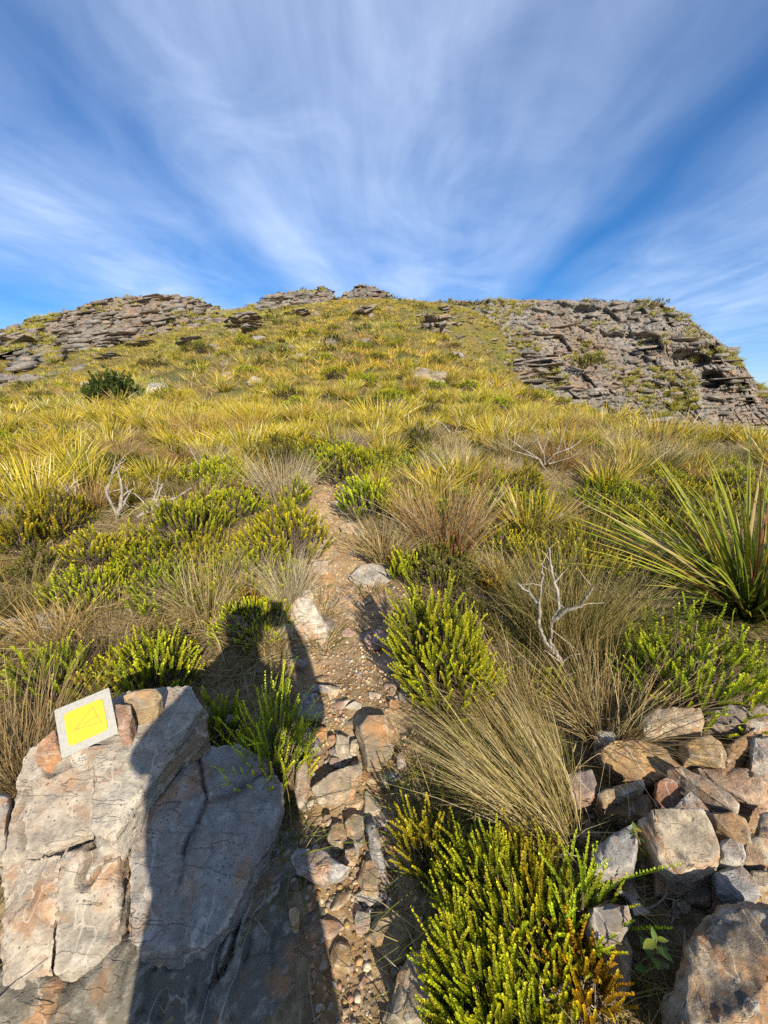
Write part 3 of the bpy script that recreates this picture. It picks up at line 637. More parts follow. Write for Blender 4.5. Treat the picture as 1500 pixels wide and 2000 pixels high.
# ------------------------------------------------------------------ outcrops and the cliff
SLABS = []
for k in range(10):
    r = np.random.default_rng(900+k)
    d = (r.uniform(1.4, 2.1), r.uniform(.75, 1.1), r.uniform(.16, .30))
    g = r.uniform(.17, .29)*np.array([1.0, r.uniform(.90, .97), r.uniform(.78, .9)])
    me = stone_mesh(900+k, d, g, .45, .05, 11, .3, 'rock_slab'); me.materials.append(M_CLIFF); SLABS.append(me)
def slab_obj(parent, loc, size, rot, k):
    o = bpy.data.objects.new('rock_slab', SLABS[k % len(SLABS)]); COL.objects.link(o); o.parent = parent
    o.location = np.array(loc)-np.array(parent.location); o.rotation_euler = rot; o.scale = size; return o
LEDGE = []          # places for grass on ledges
def outcrop(name, label, cols, nslab, dip, seed, smin=.5, smax=1.6, nu=150, nv=60, amp=.7, th=.55, back=12, holes=(), grass=.5, cat='cliff', gth=.25):
    """cols: (px, py_top, Y_top, py_bottom, Y_bottom); a faced mass of tilted beds that runs back into the hill"""
    r = np.random.default_rng(seed); c = np.array(cols, float)
    us = np.linspace(0, 1, nu); ci = np.linspace(0, 1, len(c)); pxs, pt, dt, pb, db = [np.interp(us, ci, c[:, k]) for k in range(5)]
    pt = pt + 3.0*vnoise(np.stack([us*40, us*0, us*0], 1), seed)*1.0 - 1
    vv = np.linspace(-.15, 1, nv); P = np.zeros((nv, nu, 3)); PX = np.zeros((nv, nu)); PY = np.zeros((nv, nu))
    for j, v in enumerate(vv):
        for i in range(nu):
            e = v**1.25 if v > 0 else v
            py = pb[i]+(pt[i]-pb[i])*v; P[j, i] = at_depth(pxs[i], py, db[i]+(dt[i]-db[i])*e); PX[j, i], PY[j, i] = pxs[i], py
    Q = P.reshape(-1, 3).copy(); out = nrm(np.stack([-Q[:, 0], -Q[:, 1], np.full(len(Q), 2.0)], 1))
    def disp(Q, pxy):
        hz = Q[:, 2] - Q[:, 0]*math.tan(dip) + .5*fbm(Q*.15, 3, seed+1); zero = np.zeros(len(Q), np.int64)
        d = .9*fbm(Q*.2, 3, seed+4) + .22*fbm(Q*1.9, 3, seed+6)
        for k_, (T_, Wd, A_, lipA) in enumerate(((th*3.2, 4.2, 1.7, .35), (th*1.1, 2.0, .75, .32), (th*.42, 1.0, .3, .22))):
            h = hz/T_ + .35*vnoise(Q*(.5/T_), seed+30+k_); lid = np.floor(h).astype(np.int64)
            cx_ = Q[:, 0]/Wd + 5*_hash(lid, zero, zero, seed+2+k_) + .35*vnoise(Q*(1.2/Wd), seed+k_); cell = np.floor(cx_).astype(np.int64)
            o = _hash(lid, cell, zero+k_, seed+3)-.5; fr = h % 1; fc = np.abs(cx_ % 1 - .5)*2
            d = d + A_*o - lipA*(1-sstep(0, .16, fr)) - lipA*.8*sstep(.88, 1, fc)
        for (hx, hy, rx, ry, dep) in holes:
            d = d - dep/amp*np.clip(1.25-((pxy[:, 0]-hx)/rx)**2-((pxy[:, 1]-hy)/ry)**2, 0, 1)**.5
        return d*amp
    pxy = np.stack([PX.ravel(), PY.ravel()], 1)
    fade = np.where(np.repeat(vv, nu) > .985, .15, 1.0)
    S = Q + out*(disp(Q, pxy)*fade)[:, None]
    S = S.reshape(nv, nu, 3)
    cap = S[-1:] + np.stack([np.zeros(nu), np.full(nu, back*.4), np.full(nu, -.3)], 1)[None]; cap2 = S[-1:] + np.stack([np.zeros(nu), np.full(nu, back), np.full(nu, -6.)], 1)[None]
    G = np.concatenate([S, cap, cap2]); n, m = G.shape[:2]; base = np.array([G[..., 0].mean(), G[..., 1].min(), G[..., 2].min()])
    idx = np.arange(n*m).reshape(n, m); F = np.stack([idx[:-1, :-1].ravel(), idx[:-1, 1:].ravel(), idx[1:, 1:].ravel(), idx[1:, :-1].ravel()], 1)
    V = G.reshape(-1, 3); k = np.clip(.5+.7*fbm(V*.35, 3, seed+9), 0, 1)[:, None]; k2 = np.clip(fbm(V*.16, 3, seed+19)*1.6, 0, 1)[:, None]
    C = (np.array([.11, .104, .094])*(1-k)+np.array([.26, .248, .225])*k)*(1-k2*.6) + k2*.6*np.array([.24, .175, .12])
    root = empty(name, base); tag(root, label, cat)
    f = link('rock_face', mesh_np('rock_face', V-base, F, C), M_CLIFF, root)
    for q in range(nslab):
        j = r.integers(4, nv-1); i = r.integers(1, nu-1); p = S[j, i]; s = r.uniform(smin, smax)*r.choice([.5, .7, 1, 1, 2.2 if seed == 61 else 1.6]); 
        skip = any(abs(PX[j, i]-hx) < rx*1.3 and abs(PY[j, i]-hy) < ry*1.6 for (hx, hy, rx, ry, _) in holes)
        if skip: continue
        slab_obj(root, p + out.reshape(nv, nu, 3)[j, i]*r.uniform(-.2, .25)*s*.5, (s*r.uniform(.9, 1.6), s*r.uniform(.8, 1.2), s*r.uniform(.5, 1.0)), (r.uniform(-.15, .08), -dip+r.uniform(-.07, .07), r.uniform(-.28, .28)), q)
    rub = Geo()
    for q in range(int(nslab*1.5)):
        j = r.integers(2, nv); i = r.integers(0, nu); p = S[j, i]; s = r.uniform(.15, .55); 
        b = np.array([(sx, sy, sz) for sx in (-1, 1) for sy in (-1, 1) for sz in (-1, 1)], float)*r.uniform(.6, 1, (8, 3))*np.array([s*1.5, s, s*.35])
        a = r.uniform(-.4, .4); R_ = np.array([[math.cos(a), -math.sin(a), 0], [math.sin(a), math.cos(a), 0], [0, 0, 1]]); b = b@R_.T; b[:, 2] += b[:, 0]*math.tan(dip+r.uniform(-.1, .1))
        fs = np.array([[0, 1, 3, 2], [4, 6, 7, 5], [0, 4, 5, 1], [2, 3, 7, 6], [0, 2, 6, 4], [1, 5, 7, 3]])
        rub.add(b + p + out.reshape(nv, nu, 3)[j, i]*.1 - base, fs, r.uniform(.12, .28)*np.array([1, .95, .86]))
    ro = link('broken_rock', rub.mesh('broken_rock'), M_CLIFF, root); ro['kind'] = 'stuff'
    gn = vnoise(np.concatenate([S[..., :1]*.35, S[..., 1:2]*.2, S[..., 2:]*.5], -1).reshape(-1, 3), seed+77)
    ok = np.where(gn > gth-.5*(pxy[:, 0] < 1000)*(pxy[:, 0] > 700)*(nslab > 100)*(seed == 61))[0]; ok = ok[r.permutation(len(ok))[:int(len(ok)*grass)]]
    if seed == 61:
        w_ = np.where((pxy[:, 0] < 1060) & (r.uniform(0, 1, len(pxy)) < .045*(1-sstep(800, 1060, pxy[:, 0]))*(gn > -.35)))[0]; ok = np.concatenate([ok, w_])
    LEDGE.append(S.reshape(-1, 3)[ok] + out[ok]*.12)
    return root
outcrop('cliff', 'long layered grey cliff across the right skyline', [
 (800, 590, 54, 632, 42), (880, 588, 53, 690, 34), (1000, 586, 52, 740, 34), (1100, 586, 50, 790, 33), (1200, 588, 48, 830, 32), (1290, 590, 46, 860, 31), (1345, 622, 44.5, 880, 30), (1405, 668, 43, 890, 29.5), (1440, 692, 42, 895, 29), (1470, 740, 41, 900, 29), (1505, 768, 40, 905, 28), (1600, 840, 38, 930, 27)],
 140, math.radians(3), 61, .5, 1.2, 420, 190, 1.0, .62, holes=[(1342, 703, 42, 16, 3.0), (1385, 742, 26, 16, 2.4), (1130, 590, 1, 1, 0)], grass=.04, gth=.2)
outcrop('rock_outcrop', 'grey layered outcrop forming the left end of the skyline', [
 (120, 622, 47, 676, 39), (170, 594, 48, 674, 39), (210, 584, 48, 670, 39), (280, 579, 49, 666, 40), (345, 577, 49, 660, 40), (390, 587, 49.5, 650, 42), (422, 602, 50, 632, 45)],
 120, math.radians(9), 62, .4, 1.2, 240, 100, .7, .6, holes=[(335, 632, 9, 9, 1.6)], grass=.012, gth=.25, cat='outcrop')
outcrop('rock_outcrop', 'low tilted ledges at the far left edge of the skyline', [
 (-90, 655, 44, 696, 38), (0, 643, 45, 686, 38), (50, 632, 46, 674, 39), (90, 618, 47, 668, 42), (130, 612, 47, 662, 43)],
 50, math.radians(14), 63, .5, 1.2, 150, 60, .6, .55, grass=.06, gth=.1, cat='outcrop')
outcrop('rock_outcrop', 'shadowed rock ledges at the left photo edge below the skyline outcrop', [
 (-90, 722, 27, 830, 20), (0, 728, 27, 812, 21), (60, 738, 27, 792, 22), (110, 732, 28, 772, 23), (165, 714, 29, 745, 25)],
 40, math.radians(8), 64, .35, .9, 170, 90, .4, .4, grass=.025, gth=.25, cat='outcrop', back=5)
outcrop('rock_outcrop', 'dark hooded ledge between the two left outcrops', [
 (25, 696, 35, 718, 32), (45, 682, 35, 718, 31), (75, 672, 36, 714, 32), (115, 680, 36, 700, 33)],
 18, math.radians(10), 65, .4, .9, 90, 60, .5, .4, grass=.05, gth=.3, cat='outcrop', back=4)
outcrop('rock_outcrop', 'rounded grey knoll crowning the middle of the crest', [
 (655, 592, 55, 600, 53), (672, 572, 56, 602, 52), (700, 562, 56, 600, 52), (730, 562, 56, 598, 52), (752, 572, 56, 597, 53), (764, 586, 56, 596, 54)],
 40, math.radians(5), 66, .5, 1.2, 130, 60, .5, .5, grass=.02, gth=.4, cat='outcrop', back=6)
outcrop('rock_outcrop', 'broken grey ledges left of the central knoll on the crest', [
 (490, 602, 52, 612, 50), (515, 584, 53, 610, 49), (545, 571, 54, 606, 49), (585, 569, 55, 602, 50), (625, 564, 56, 596, 52), (650, 570, 56, 594, 53)],
 55, math.radians(7), 67, .5, 1.2, 150, 60, .55, .5, grass=.025, gth=.3, cat='outcrop', back=6)
outcrop('rock_outcrop', 'low broken ledges along the crest saddle', [
 (405, 604, 48, 636, 43), (440, 606, 49, 638, 43), (475, 602, 50, 634, 44), (505, 598, 51, 624, 46)],
 26, math.radians(8), 68, .5, 1.1, 110, 50, .5, .5, grass=.08, gth=.0, cat='outcrop', back=5)
def ledge_stack(label, box, n, seed, dip=.05, Y=None, smul=1.0):
    x0, y0, x1, y1 = box; r = np.random.default_rng(seed); cx = (x0+x1)/2
    if Y is None: q, t = hit(cx, y1); Y = q[1]
    d = ray(cx, y1); t = Y/d[1]; base = d*t; base[2] += CAMZ
    root = empty('rock_ledge', base); tag(root, label, 'ledge', 'small rock ledges on the slope')
    W, H = (x1-x0)*t, (y1-y0)*t; rows = max(3, int(round(H/.38))); per = max(1, int(round(n/rows)))
    for j in range(rows):
        z = H*(j+.5)/rows; w = W*r.uniform(.65, 1.0)*(1-.3*j/rows); x = r.uniform(-.12, .12)*W
        cuts = np.sort(np.concatenate([[0, 1], r.uniform(.2, .8, per-1)]))
        for a, b in zip(cuts[:-1], cuts[1:]):
            slab_obj(root, base + np.array([x+(a+b)/2*w-w/2, .3*j+r.uniform(-.2, .35), z+r.uniform(-.05, .05)]), (w*(b-a)*.78+.15, r.uniform(.8, 1.5), H/rows/.3*r.uniform(.75, 1.15)), (r.uniform(-.08, .05), -dip+r.uniform(-.06, .06), r.uniform(-.25, .25)), int(r.integers(0, 10)))
for i, (lab, box, n, Y, dip) in enumerate([
 ('dark overhung ledge in the grass at the left end of the cliff', (808, 614, 890, 654), 12, 33, .03),
 ('pale layered ledge standing below the middle of the cliff', (992, 690, 1106, 762), 20, 24, .06),
 ('flat ledge at the top of the slope left of the dark overhang', (852, 594, 886, 612), 6, 44, .03),
 ('tilted pale slabs in the grass under the left crest', (564, 600, 606, 616), 5, 45, .15),
 ('low ledges on the crest saddle between the outcrops', (425, 606, 510, 640), 16, 44, .1),
 ('grey slabs at the foot of the crest saddle', (476, 628, 508, 648), 6, 39, .05),
 ('small grey ledge under the left skyline outcrop', (184, 660, 236, 680), 8, 36, .08),
 ('dark low ledge right of the small grey ledge', (244, 662, 312, 676), 6, 37, .08),
 ('pale ledge below the left skyline outcrop', (182, 688, 222, 702), 5, 30, .05),
 ('thin slabs on the slope below the left skyline outcrop', (345, 656, 392, 676), 5, 34, .12),
 ('rock ledge below the central knoll', (690, 596, 735, 615), 7, 47, .03),
]): ledge_stack(lab, box, n, 700+i, dip, None)

# ------------------------------------------------------------------ plant shapes
def blades(rng, base, dirs, Ln, W, bend, seg, c0, c1, cm=None):
    n = len(base); s = np.linspace(0, 1, seg+1)
    P = base[:, None] + Ln[:, None, None]*(dirs[:, None]*s[None, :, None] + bend[:, None]*(s**2)[None, :, None])
    side = nrm(np.cross(dirs, rng.normal(size=(n, 3)))); w = (W[:, None]*np.clip(1.02-s**2.2, 0.04, 1)[None])*.5
    V = np.stack([P-side[:, None]*w[..., None], P+side[:, None]*w[..., None]], 2).reshape(-1, 3)
    if cm is None: Cc = c0[:, None]*(1-s)[None, :, None] + c1[:, None]*s[None, :, None]
    else:
        a = np.clip(s*2, 0, 1)[None, :, None]; b = np.clip(s*2-1, 0, 1)[None, :, None]; Cc = c0[:, None]*(1-a)+cm[:, None]*(a-b)+c1[:, None]*b
    C = np.repeat(Cc[:, :, None], 2, 2).reshape(-1, 3)
    st = (np.arange(n)*(seg+1)*2)[:, None] + (np.arange(seg)*2)[None]; st = st.ravel()
    F = np.stack([st, st+1, st+3, st+2], 1)
    return V, F, C
def updirs(rng, n, spread, lean=(0, 0, 0), power=.6):
    a = rng.uniform(0, 2*math.pi, n); s = spread*rng.uniform(0, 1, n)**power
    d = np.stack([np.cos(a)*np.sin(s), np.sin(a)*np.sin(s), np.cos(s)], 1) + np.array(lean)
    return nrm(d), a
def palette(rng, n, cols, jit=.18):
    c = np.array(cols)[rng.integers(0, len(cols), n)]; return c*rng.uniform(1-jit, 1+jit, (n, 1))
DRY = [(.38, .28, .12), (.46, .35, .16), (.30, .21, .09), (.27, .20, .09), (.52, .43, .23)]
DRYG = [(.27, .21, .075), (.20, .18, .05), (.34, .25, .10), (.17, .15, .045)]
GOLDG = [(.44, .29, .10), (.38, .26, .10), (.48, .34, .13), (.33, .21, .08)]
PALE = [(.50, .43, .29), (.42, .35, .22), (.36, .29, .17)]
def dry_tuft(seed, n, h, rad, cols, lean=(0, 0, 0), spread=.7, wid=.0034, seg=4):
    r = np.random.default_rng(seed); g = Geo(); d, a = updirs(r, n, spread, lean, .7)
    rr = rad*.35*np.sqrt(r.uniform(0, 1, n)); base = np.stack([np.cos(a)*rr, np.sin(a)*rr, np.zeros(n)], 1)
    Ln = h*r.uniform(.45, 1.12, n); c = palette(r, n, cols)
    bend = np.stack([d[:, 0]*.55+r.normal(0, .12, n)+lean[0]*.4, d[:, 1]*.55+r.normal(0, .12, n)+lean[1]*.4, -r.uniform(.02, .38, n)], 1)
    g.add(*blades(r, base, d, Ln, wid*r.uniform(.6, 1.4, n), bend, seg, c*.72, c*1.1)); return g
def sedge_tuft(seed, n, h, rad, wid=.014, seg=4, gold=.5, spread=.8, lean=(0, 0, 0)):
    r = np.random.default_rng(seed); g = Geo(); d, a = updirs(r, n, spread, lean, .62)
    rr = rad*.28*np.sqrt(r.uniform(0, 1, n)); base = np.stack([np.cos(a)*rr, np.sin(a)*rr, np.zeros(n)], 1)
    Ln = h*r.uniform(.55, 1.15, n)
    green = palette(r, n, [(.17, .20, .016), (.24, .25, .018), (.32, .30, .022)]); yell = palette(r, n, [(.61, .42, .038), (.70, .50, .065), (.54, .40, .034)]); straw = palette(r, n, [(.66, .56, .32), (.50, .34, .14), (.36, .20, .07), (.70, .60, .36)])
    k = r.uniform(0, 1, n)[:, None]; mid = np.where(k < gold, green*.45+yell*.55, green); tip = np.where(k < gold*.8, yell, np.where(k > .80, straw, green*.55+yell*.45)); dead = (k > .86); mid = np.where(dead, straw, mid)
    bend = np.stack([d[:, 0]*.2+r.normal(0, .09, n), d[:, 1]*.2+r.normal(0, .09, n), -r.uniform(.0, .24, n)], 1)
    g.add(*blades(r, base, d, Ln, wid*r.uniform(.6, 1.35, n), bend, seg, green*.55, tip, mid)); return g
def tube_geo(g, pts, rad, sides, col):
    pts = np.asarray(pts, float); n = len(pts); T = nrm(np.gradient(pts, axis=0)); ref = np.array([.3, .9, .31]); A = nrm(np.cross(T, ref)); B = np.cross(T, A)
    an = np.arange(sides)*2*math.pi/sides; R = np.asarray(rad, float)[:, None, None]
    V = pts[:, None] + R*(A[:, None]*np.cos(an)[None, :, None]+B[:, None]*np.sin(an)[None, :, None])
    i = np.arange(n-1)[:, None]*sides + np.arange(sides)[None]; j = np.arange(n-1)[:, None]*sides + ((np.arange(sides)+1) % sides)[None]
    F = np.stack([i.ravel(), j.ravel(), (j+sides).ravel(), (i+sides).ravel()], 1)
    col = np.asarray(col, float)
    g.add(V.reshape(-1, 3), F, col if col.ndim == 1 else np.repeat(col, sides, 0))
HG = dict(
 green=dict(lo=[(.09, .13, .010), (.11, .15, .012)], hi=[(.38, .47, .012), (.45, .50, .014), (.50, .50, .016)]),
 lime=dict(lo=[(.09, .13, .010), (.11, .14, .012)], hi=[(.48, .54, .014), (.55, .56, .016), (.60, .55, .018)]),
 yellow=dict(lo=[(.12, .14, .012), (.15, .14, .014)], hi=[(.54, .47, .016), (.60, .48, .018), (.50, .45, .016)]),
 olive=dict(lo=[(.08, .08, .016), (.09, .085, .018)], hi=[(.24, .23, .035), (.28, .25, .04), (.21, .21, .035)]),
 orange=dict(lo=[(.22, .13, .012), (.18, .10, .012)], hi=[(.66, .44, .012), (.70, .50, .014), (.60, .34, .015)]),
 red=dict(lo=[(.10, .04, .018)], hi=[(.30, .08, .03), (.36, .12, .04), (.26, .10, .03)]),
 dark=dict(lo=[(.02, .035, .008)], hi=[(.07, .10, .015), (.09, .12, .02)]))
def heath(seed, h, rx, ry, nsh, shl, pal, leaves=42, lean=(0, 0), leaf=.0085, hollow=.45, wid=.42, twist=.35):
    """needle-leaved heath shrub: upright shoots packed with tiny leaves on woody stems; returns (foliage, stems)"""
    r = np.random.default_rng(seed); F_, S_ = Geo(), Geo(); P = HG[pal]
    a = r.uniform(0, 2*math.pi, nsh); q = np.sqrt(r.uniform(0, 1, nsh)); top = np.sqrt(np.maximum(1-q**2*.75, .05)); lev = r.uniform(hollow, 1, nsh)**.7
    lump = .78+.34*vnoise(np.stack([np.cos(a)*q*2.6, np.sin(a)*q*2.6, np.full(nsh, seed*.37)], 1), seed)
    b = np.stack([np.cos(a)*q*rx, np.sin(a)*q*ry, np.maximum(h*top*lev*lump - shl*.75, .01)], 1)
    b[:, 0] += lean[0]*b[:, 2]; b[:, 1] += lean[1]*b[:, 2]
    d = nrm(np.stack([np.cos(a)*q*.55+lean[0]*.8, np.sin(a)*q*.55+lean[1]*.8, np.ones(nsh)], 1) + r.normal(0, .14, (nsh, 3)))
    ln = shl*r.uniform(.55, 1.25, nsh)
    m = leaves; s = (np.arange(m)+r.uniform(0, 1, (nsh, 1)))/m; s = np.clip(s, .02, 1)
    ang = (np.arange(m)*2.399)[None]+r.uniform(0, 6, (nsh, 1)); A = nrm(np.cross(d, np.array([.2, .8, .55]))); B = np.cross(d, A)
    bendv = r.normal(0, .12, (nsh, 3))
    axis_ = b[:, None] + d[:, None]*(ln[:, None]*s)[..., None] + bendv[:, None]*(ln[:, None]*s**2)[..., None]
    rad = A[:, None]*np.cos(ang)[..., None] + B[:, None]*np.sin(ang)[..., None]
    ld = nrm(d[:, None]*.75 + rad*(.75-.35*s)[..., None]); sd = nrm(np.cross(ld, d[:, None])+1e-6)
    ll = (leaf*r.uniform(.7, 1.3, (nsh, m))*(1.05-.35*s))[..., None]; w = ll*wid
    p0 = axis_; p1 = axis_+ld*ll*.5+sd*w; p2 = axis_+ld*ll; p3 = axis_+ld*ll*.5-sd*w
    V = np.stack([p0, p1, p2, p3], 2).reshape(-1, 3)
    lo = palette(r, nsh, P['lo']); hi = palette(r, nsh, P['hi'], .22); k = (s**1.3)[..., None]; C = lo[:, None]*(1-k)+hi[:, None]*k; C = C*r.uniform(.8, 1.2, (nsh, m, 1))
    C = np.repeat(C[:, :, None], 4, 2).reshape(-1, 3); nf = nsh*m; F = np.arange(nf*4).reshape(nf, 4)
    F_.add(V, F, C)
    # shoot cores and branches
    V2, F2, C2 = blades(r, b, d, ln, np.full(nsh, .0035), bendv, 2, lo*.9, hi*.8); F_.add(V2, F2, C2)
    sc = np.array([.17, .13, .095])
    for i in range(nsh if nsh < 260 else 260):
        z0 = np.array([b[i, 0]*.12+r.normal(0, .02), b[i, 1]*.12+r.normal(0, .02), -.02]); mid = (z0+b[i])*.5 + np.array([b[i, 0]*.12, b[i, 1]*.12, -.02*h]) + r.normal(0, .012, 3)
        tube_geo(S_, [z0, (z0+mid)/2, mid, b[i]], [.005, .004, .003, .0018], 3, sc*r.uniform(.7, 1.5))
    return F_, S_
def plant(name, foliage, stems, fm, loc, label, cat, group=None, rotz=0, scale=(1, 1, 1)):
    """a thing with foliage and stem parts (meshes may be shared)"""
    if stems is None:
        o = link(name, foliage, fm); o.location = loc; o.rotation_euler = (0, 0, rotz); o.scale = scale; return tag(o, label, cat, group)
    root = empty(name, loc); root.rotation_euler = (0, 0, rotz); root.scale = scale
    link('foliage', foliage, fm, root); link('stem', stems, M_STEM, root)
    if name == 'round_bush' and group: SCAT.append(root)
    return tag(root, label, cat, group)
def px_size(box):
    """box (x0, ytop, x1, ybase): base point on the ground, height and width in metres"""
    x0, y0, x1, y1 = box; q, t = hit((x0+x1)/2, y1); d = ray((x0+x1)/2, y0); k = q[1]/d[1]
    return q, CAMZ+d[2]*k-q[2], (x1-x0)*t
EXCL = []       # (x, y, r) places kept clear for hand-placed plants
# hand-placed heath shrubs: box, palette, shoots, shoot length, leaves, lean, label
HEATHS = [
 ((800, 1100, 965, 1370), 'lime', 560, .13, 46, (-.20, .10), 'bright green heath shrub leaning over the right path edge'),
 ((905, 1690, 1150, 1870), 'lime', 520, .10, 54, (-.55, .30), 'broad green heath shrub below the leaning rushes in the foreground'),
 ((895, 1860, 1100, 2060), 'lime', 500, .10, 60, (-.45, .30), 'lowest deep green heath shrub at the bottom edge beside the path'),
 ((1010, 1600, 1120, 1800), 'yellow', 150, .11, 54, (-.35, .25), 'yellow green heath shoots between the leaning rushes and the rock pile'),
 ((800, 1540, 890, 1700), 'yellow', 80, .12, 62, (-.25, .2), 'small yellowish heath shrub above the big foreground shrub'),
 ((1090, 1625, 1160, 1830), 'green', 60, .20, 80, (.0, .1), 'upright deep green heath shoots beside the grey flat rock'),
 ((1105, 1770, 1185, 1985), 'orange', 55, .09, 66, (-.02, .1), 'orange heath shrub at the edge of the right rock pile'),
 ((475, 1265, 592, 1520), 'lime', 170, .17, 52, (.05, .1), 'green shrub standing in the photographer shadow'),
 ((392, 1330, 470, 1440), 'green', 60, .10, 50, (.0, .1), 'low dark heath just behind the marker boulder in shadow'),
 ((242, 1185, 375, 1345), 'lime', 130, .11, 44, (.1, .0), 'lime green heath shrub behind the trail marker'),
 ((50, 1215, 165, 1360), 'green', 110, .10, 42, (.0, .0), 'green heath shrub at the left above the marker boulder'),
 ((165, 1255, 240, 1350), 'yellow', 70, .10, 42, (.0, .0), 'yellowish heath between the two shrubs above the marker'),
 ((1200, 1165, 1480, 1370), 'green', 300, .11, 48, (.0, .0), 'dense green needle shrub below the big sword sedge'),
 ((1022, 1278, 1100, 1350), 'lime', 60, .09, 42, (.0, .0), 'small lime shrub at the foot of the dead branch'),
 ((668, 880, 765, 1010), 'lime', 120, .12, 36, (-.05, .0), 'round green shrub at the right where the path vanishes'),
 ((565, 832, 690, 912), 'green', 120, .12, 34, (.0, .0), 'green shrub at the left where the path vanishes'),
 ((700, 850, 780, 930), 'green', 90, .12, 34, (.0, .0), 'darker green shrub behind the round one by the path'),
 ((860, 1030, 918, 1105), 'red', 60, .10, 36, (.0, .0), 'rusty red dying shrub right of the upper path'),
 ((942, 1075, 992, 1155), 'orange', 40, .08, 36, (.0, .0), 'orange shrub near the rusty red one'),
 ((458, 1098, 525, 1180), 'orange', 56, .09, 36, (.0, .0), 'orange yellow shrub left of the upper path'),
 ((768, 1040, 815, 1130), 'lime', 46, .11, 40, (-.05, .0), 'small lime shrub on the right bank of the upper path'),
 ((1090, 900, 1255, 1000), 'green', 150, .12, 34, (.0, .0), 'wide green shrub right of the spreading dead branches'),
 ((905, 900, 1000, 1000), 'lime', 90, .12, 36, (.05, .0), 'green shrub right of the golden dry tussock'),
 ((1012, 905, 1060, 965), 'green', 50, .10, 34, (.0, .0), 'small green shrub under the spreading dead branches'),
 ((560, 915, 610, 985), 'lime', 46, .10, 36, (.0, .0), 'small green shrub on the left bank of the far path'),
 ((0, 950, 110, 1075), 'yellow', 120, .11, 36, (.0, .0), 'yellow green heath at the left photo edge'),
 ((1225, 820, 1300, 885), 'dark', 60, .14, 34, (.0, .0), 'dark green shrub under the far right sword sedges'),
 ((1375, 865, 1450, 925), 'green', 70, .13, 34, (.0, .0), 'green shrub near the right edge behind the big sword sedge'),
 ((1060, 770, 1210, 800), 'green', 90, .20, 30, (.0, .0), 'bright green bushes at the foot of the cliff'),
]
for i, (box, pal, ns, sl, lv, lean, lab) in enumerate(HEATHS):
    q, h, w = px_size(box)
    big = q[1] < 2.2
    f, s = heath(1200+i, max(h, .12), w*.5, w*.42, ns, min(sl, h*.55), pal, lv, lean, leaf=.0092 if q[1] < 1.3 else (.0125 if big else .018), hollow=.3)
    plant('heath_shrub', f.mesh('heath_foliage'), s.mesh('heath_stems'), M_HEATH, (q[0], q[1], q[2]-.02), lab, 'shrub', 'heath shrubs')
    EXCL.append((q[0], q[1], w*.38))
DRYS = [
 ((785, 900, 950, 1065), GOLDG+PALE[:1], 900, .5, (0, 0, 0), 'large golden brown dry tussock right of the path'),
 ((528, 1040, 602, 1185), PALE, 420, .45, (0, 0, 0), 'pale bleached dry tussock left of the path'),
 ((348, 1055, 462, 1205), DRY, 600, .5, (0, 0, 0), 'brown wiry tussock above the shadow of the head'),
 ((100, 1130, 335, 1255), DRY, 800, .9, (.1, 0, 0), 'broad brown wiry tussock left above the marker'),
 ((990, 1400, 1160, 1620), DRY+DRYG+PALE[1:], 1100, .40, (-.30, .26, 0), 'long leaning dry rushes swept over the right of the path'),
 ((1115, 1225, 1255, 1440), DRY, 650, .6, (0, 0, 0), 'wiry dry tussock between dead branch and rock pile'),
 ((985, 1020, 1225, 1245), DRYG, 1300, .42, (0, 0, 0), 'tall olive rushes behind the dead branch'),
 ((700, 985, 800, 1085), DRY, 420, .7, (0, 0, 0), 'brown tussock on the right bank of the upper path'),
 ((498, 860, 608, 975), PALE, 500, .5, (0, 0, 0), 'feathery pale tussock left where the path vanishes'),
 ((-20, 1290, 110, 1530), DRY, 700, .55, (0, 0, 0), 'dry tussock at the left photo edge beside the boulder'),
 ((590, 1130, 660, 1200), DRY, 200, .9, (0, 0, 0), 'small brown tuft on the left path edge above the white rock'),
 ((600, 1200, 660, 1260), DRYG, 110, .8, (.2, 0, 0), 'sparse grass tuft in front of the white speckled rock'),
 ((490, 1170, 560, 1260), DRY, 200, .6, (0, 0, 0), 'dry tuft inside the shadow of the head'),
 ((690, 1100, 750, 1160), DRY, 120, .8, (0, 0, 0), 'thin dry tuft growing by the flat white slab'),
 ((1260, 1280, 1400, 1390), DRY, 300, .7, (0, 0, 0), 'dry stubble in front of the dense green shrub'),
 ((960, 1430, 1110, 1560), DRY, 500, .6, (-.3, .2, 0), 'straw coloured grass below the small lime shrub'),
 ((930, 1240, 1060, 1400), DRY, 500, .55, (-.25, .1, 0), 'brown grass right of the leaning green shrub'),
 ((950, 820, 1050, 890), DRY, 420, .6, (0, 0, 0), 'brown feathery tussock left of the spreading dead branches'),
 ((1110, 830, 1230, 905), DRY, 420, .6, (0, 0, 0), 'brown feathery tussock right of the spreading dead branches'),
 ((830, 830, 920, 890), DRY, 350, .6, (0, 0, 0), 'brown tussock above the golden dry tussock'),
]
for i, (box, cols, n, sp, lean, lab) in enumerate(DRYS):
    q, h, w = px_size(box); g = dry_tuft(1500+i, n, max(h, .1)*1.05, w, cols, lean, sp, .0027 if q[1] < 2.5 else .005)
    o = plant('dry_tussock', g.mesh('dry_tussock'), None, M_GRASS, (q[0], q[1], q[2]-.02), lab, 'grass tussock', 'dry grass tussocks')
    EXCL.append((q[0], q[1], w*.3))
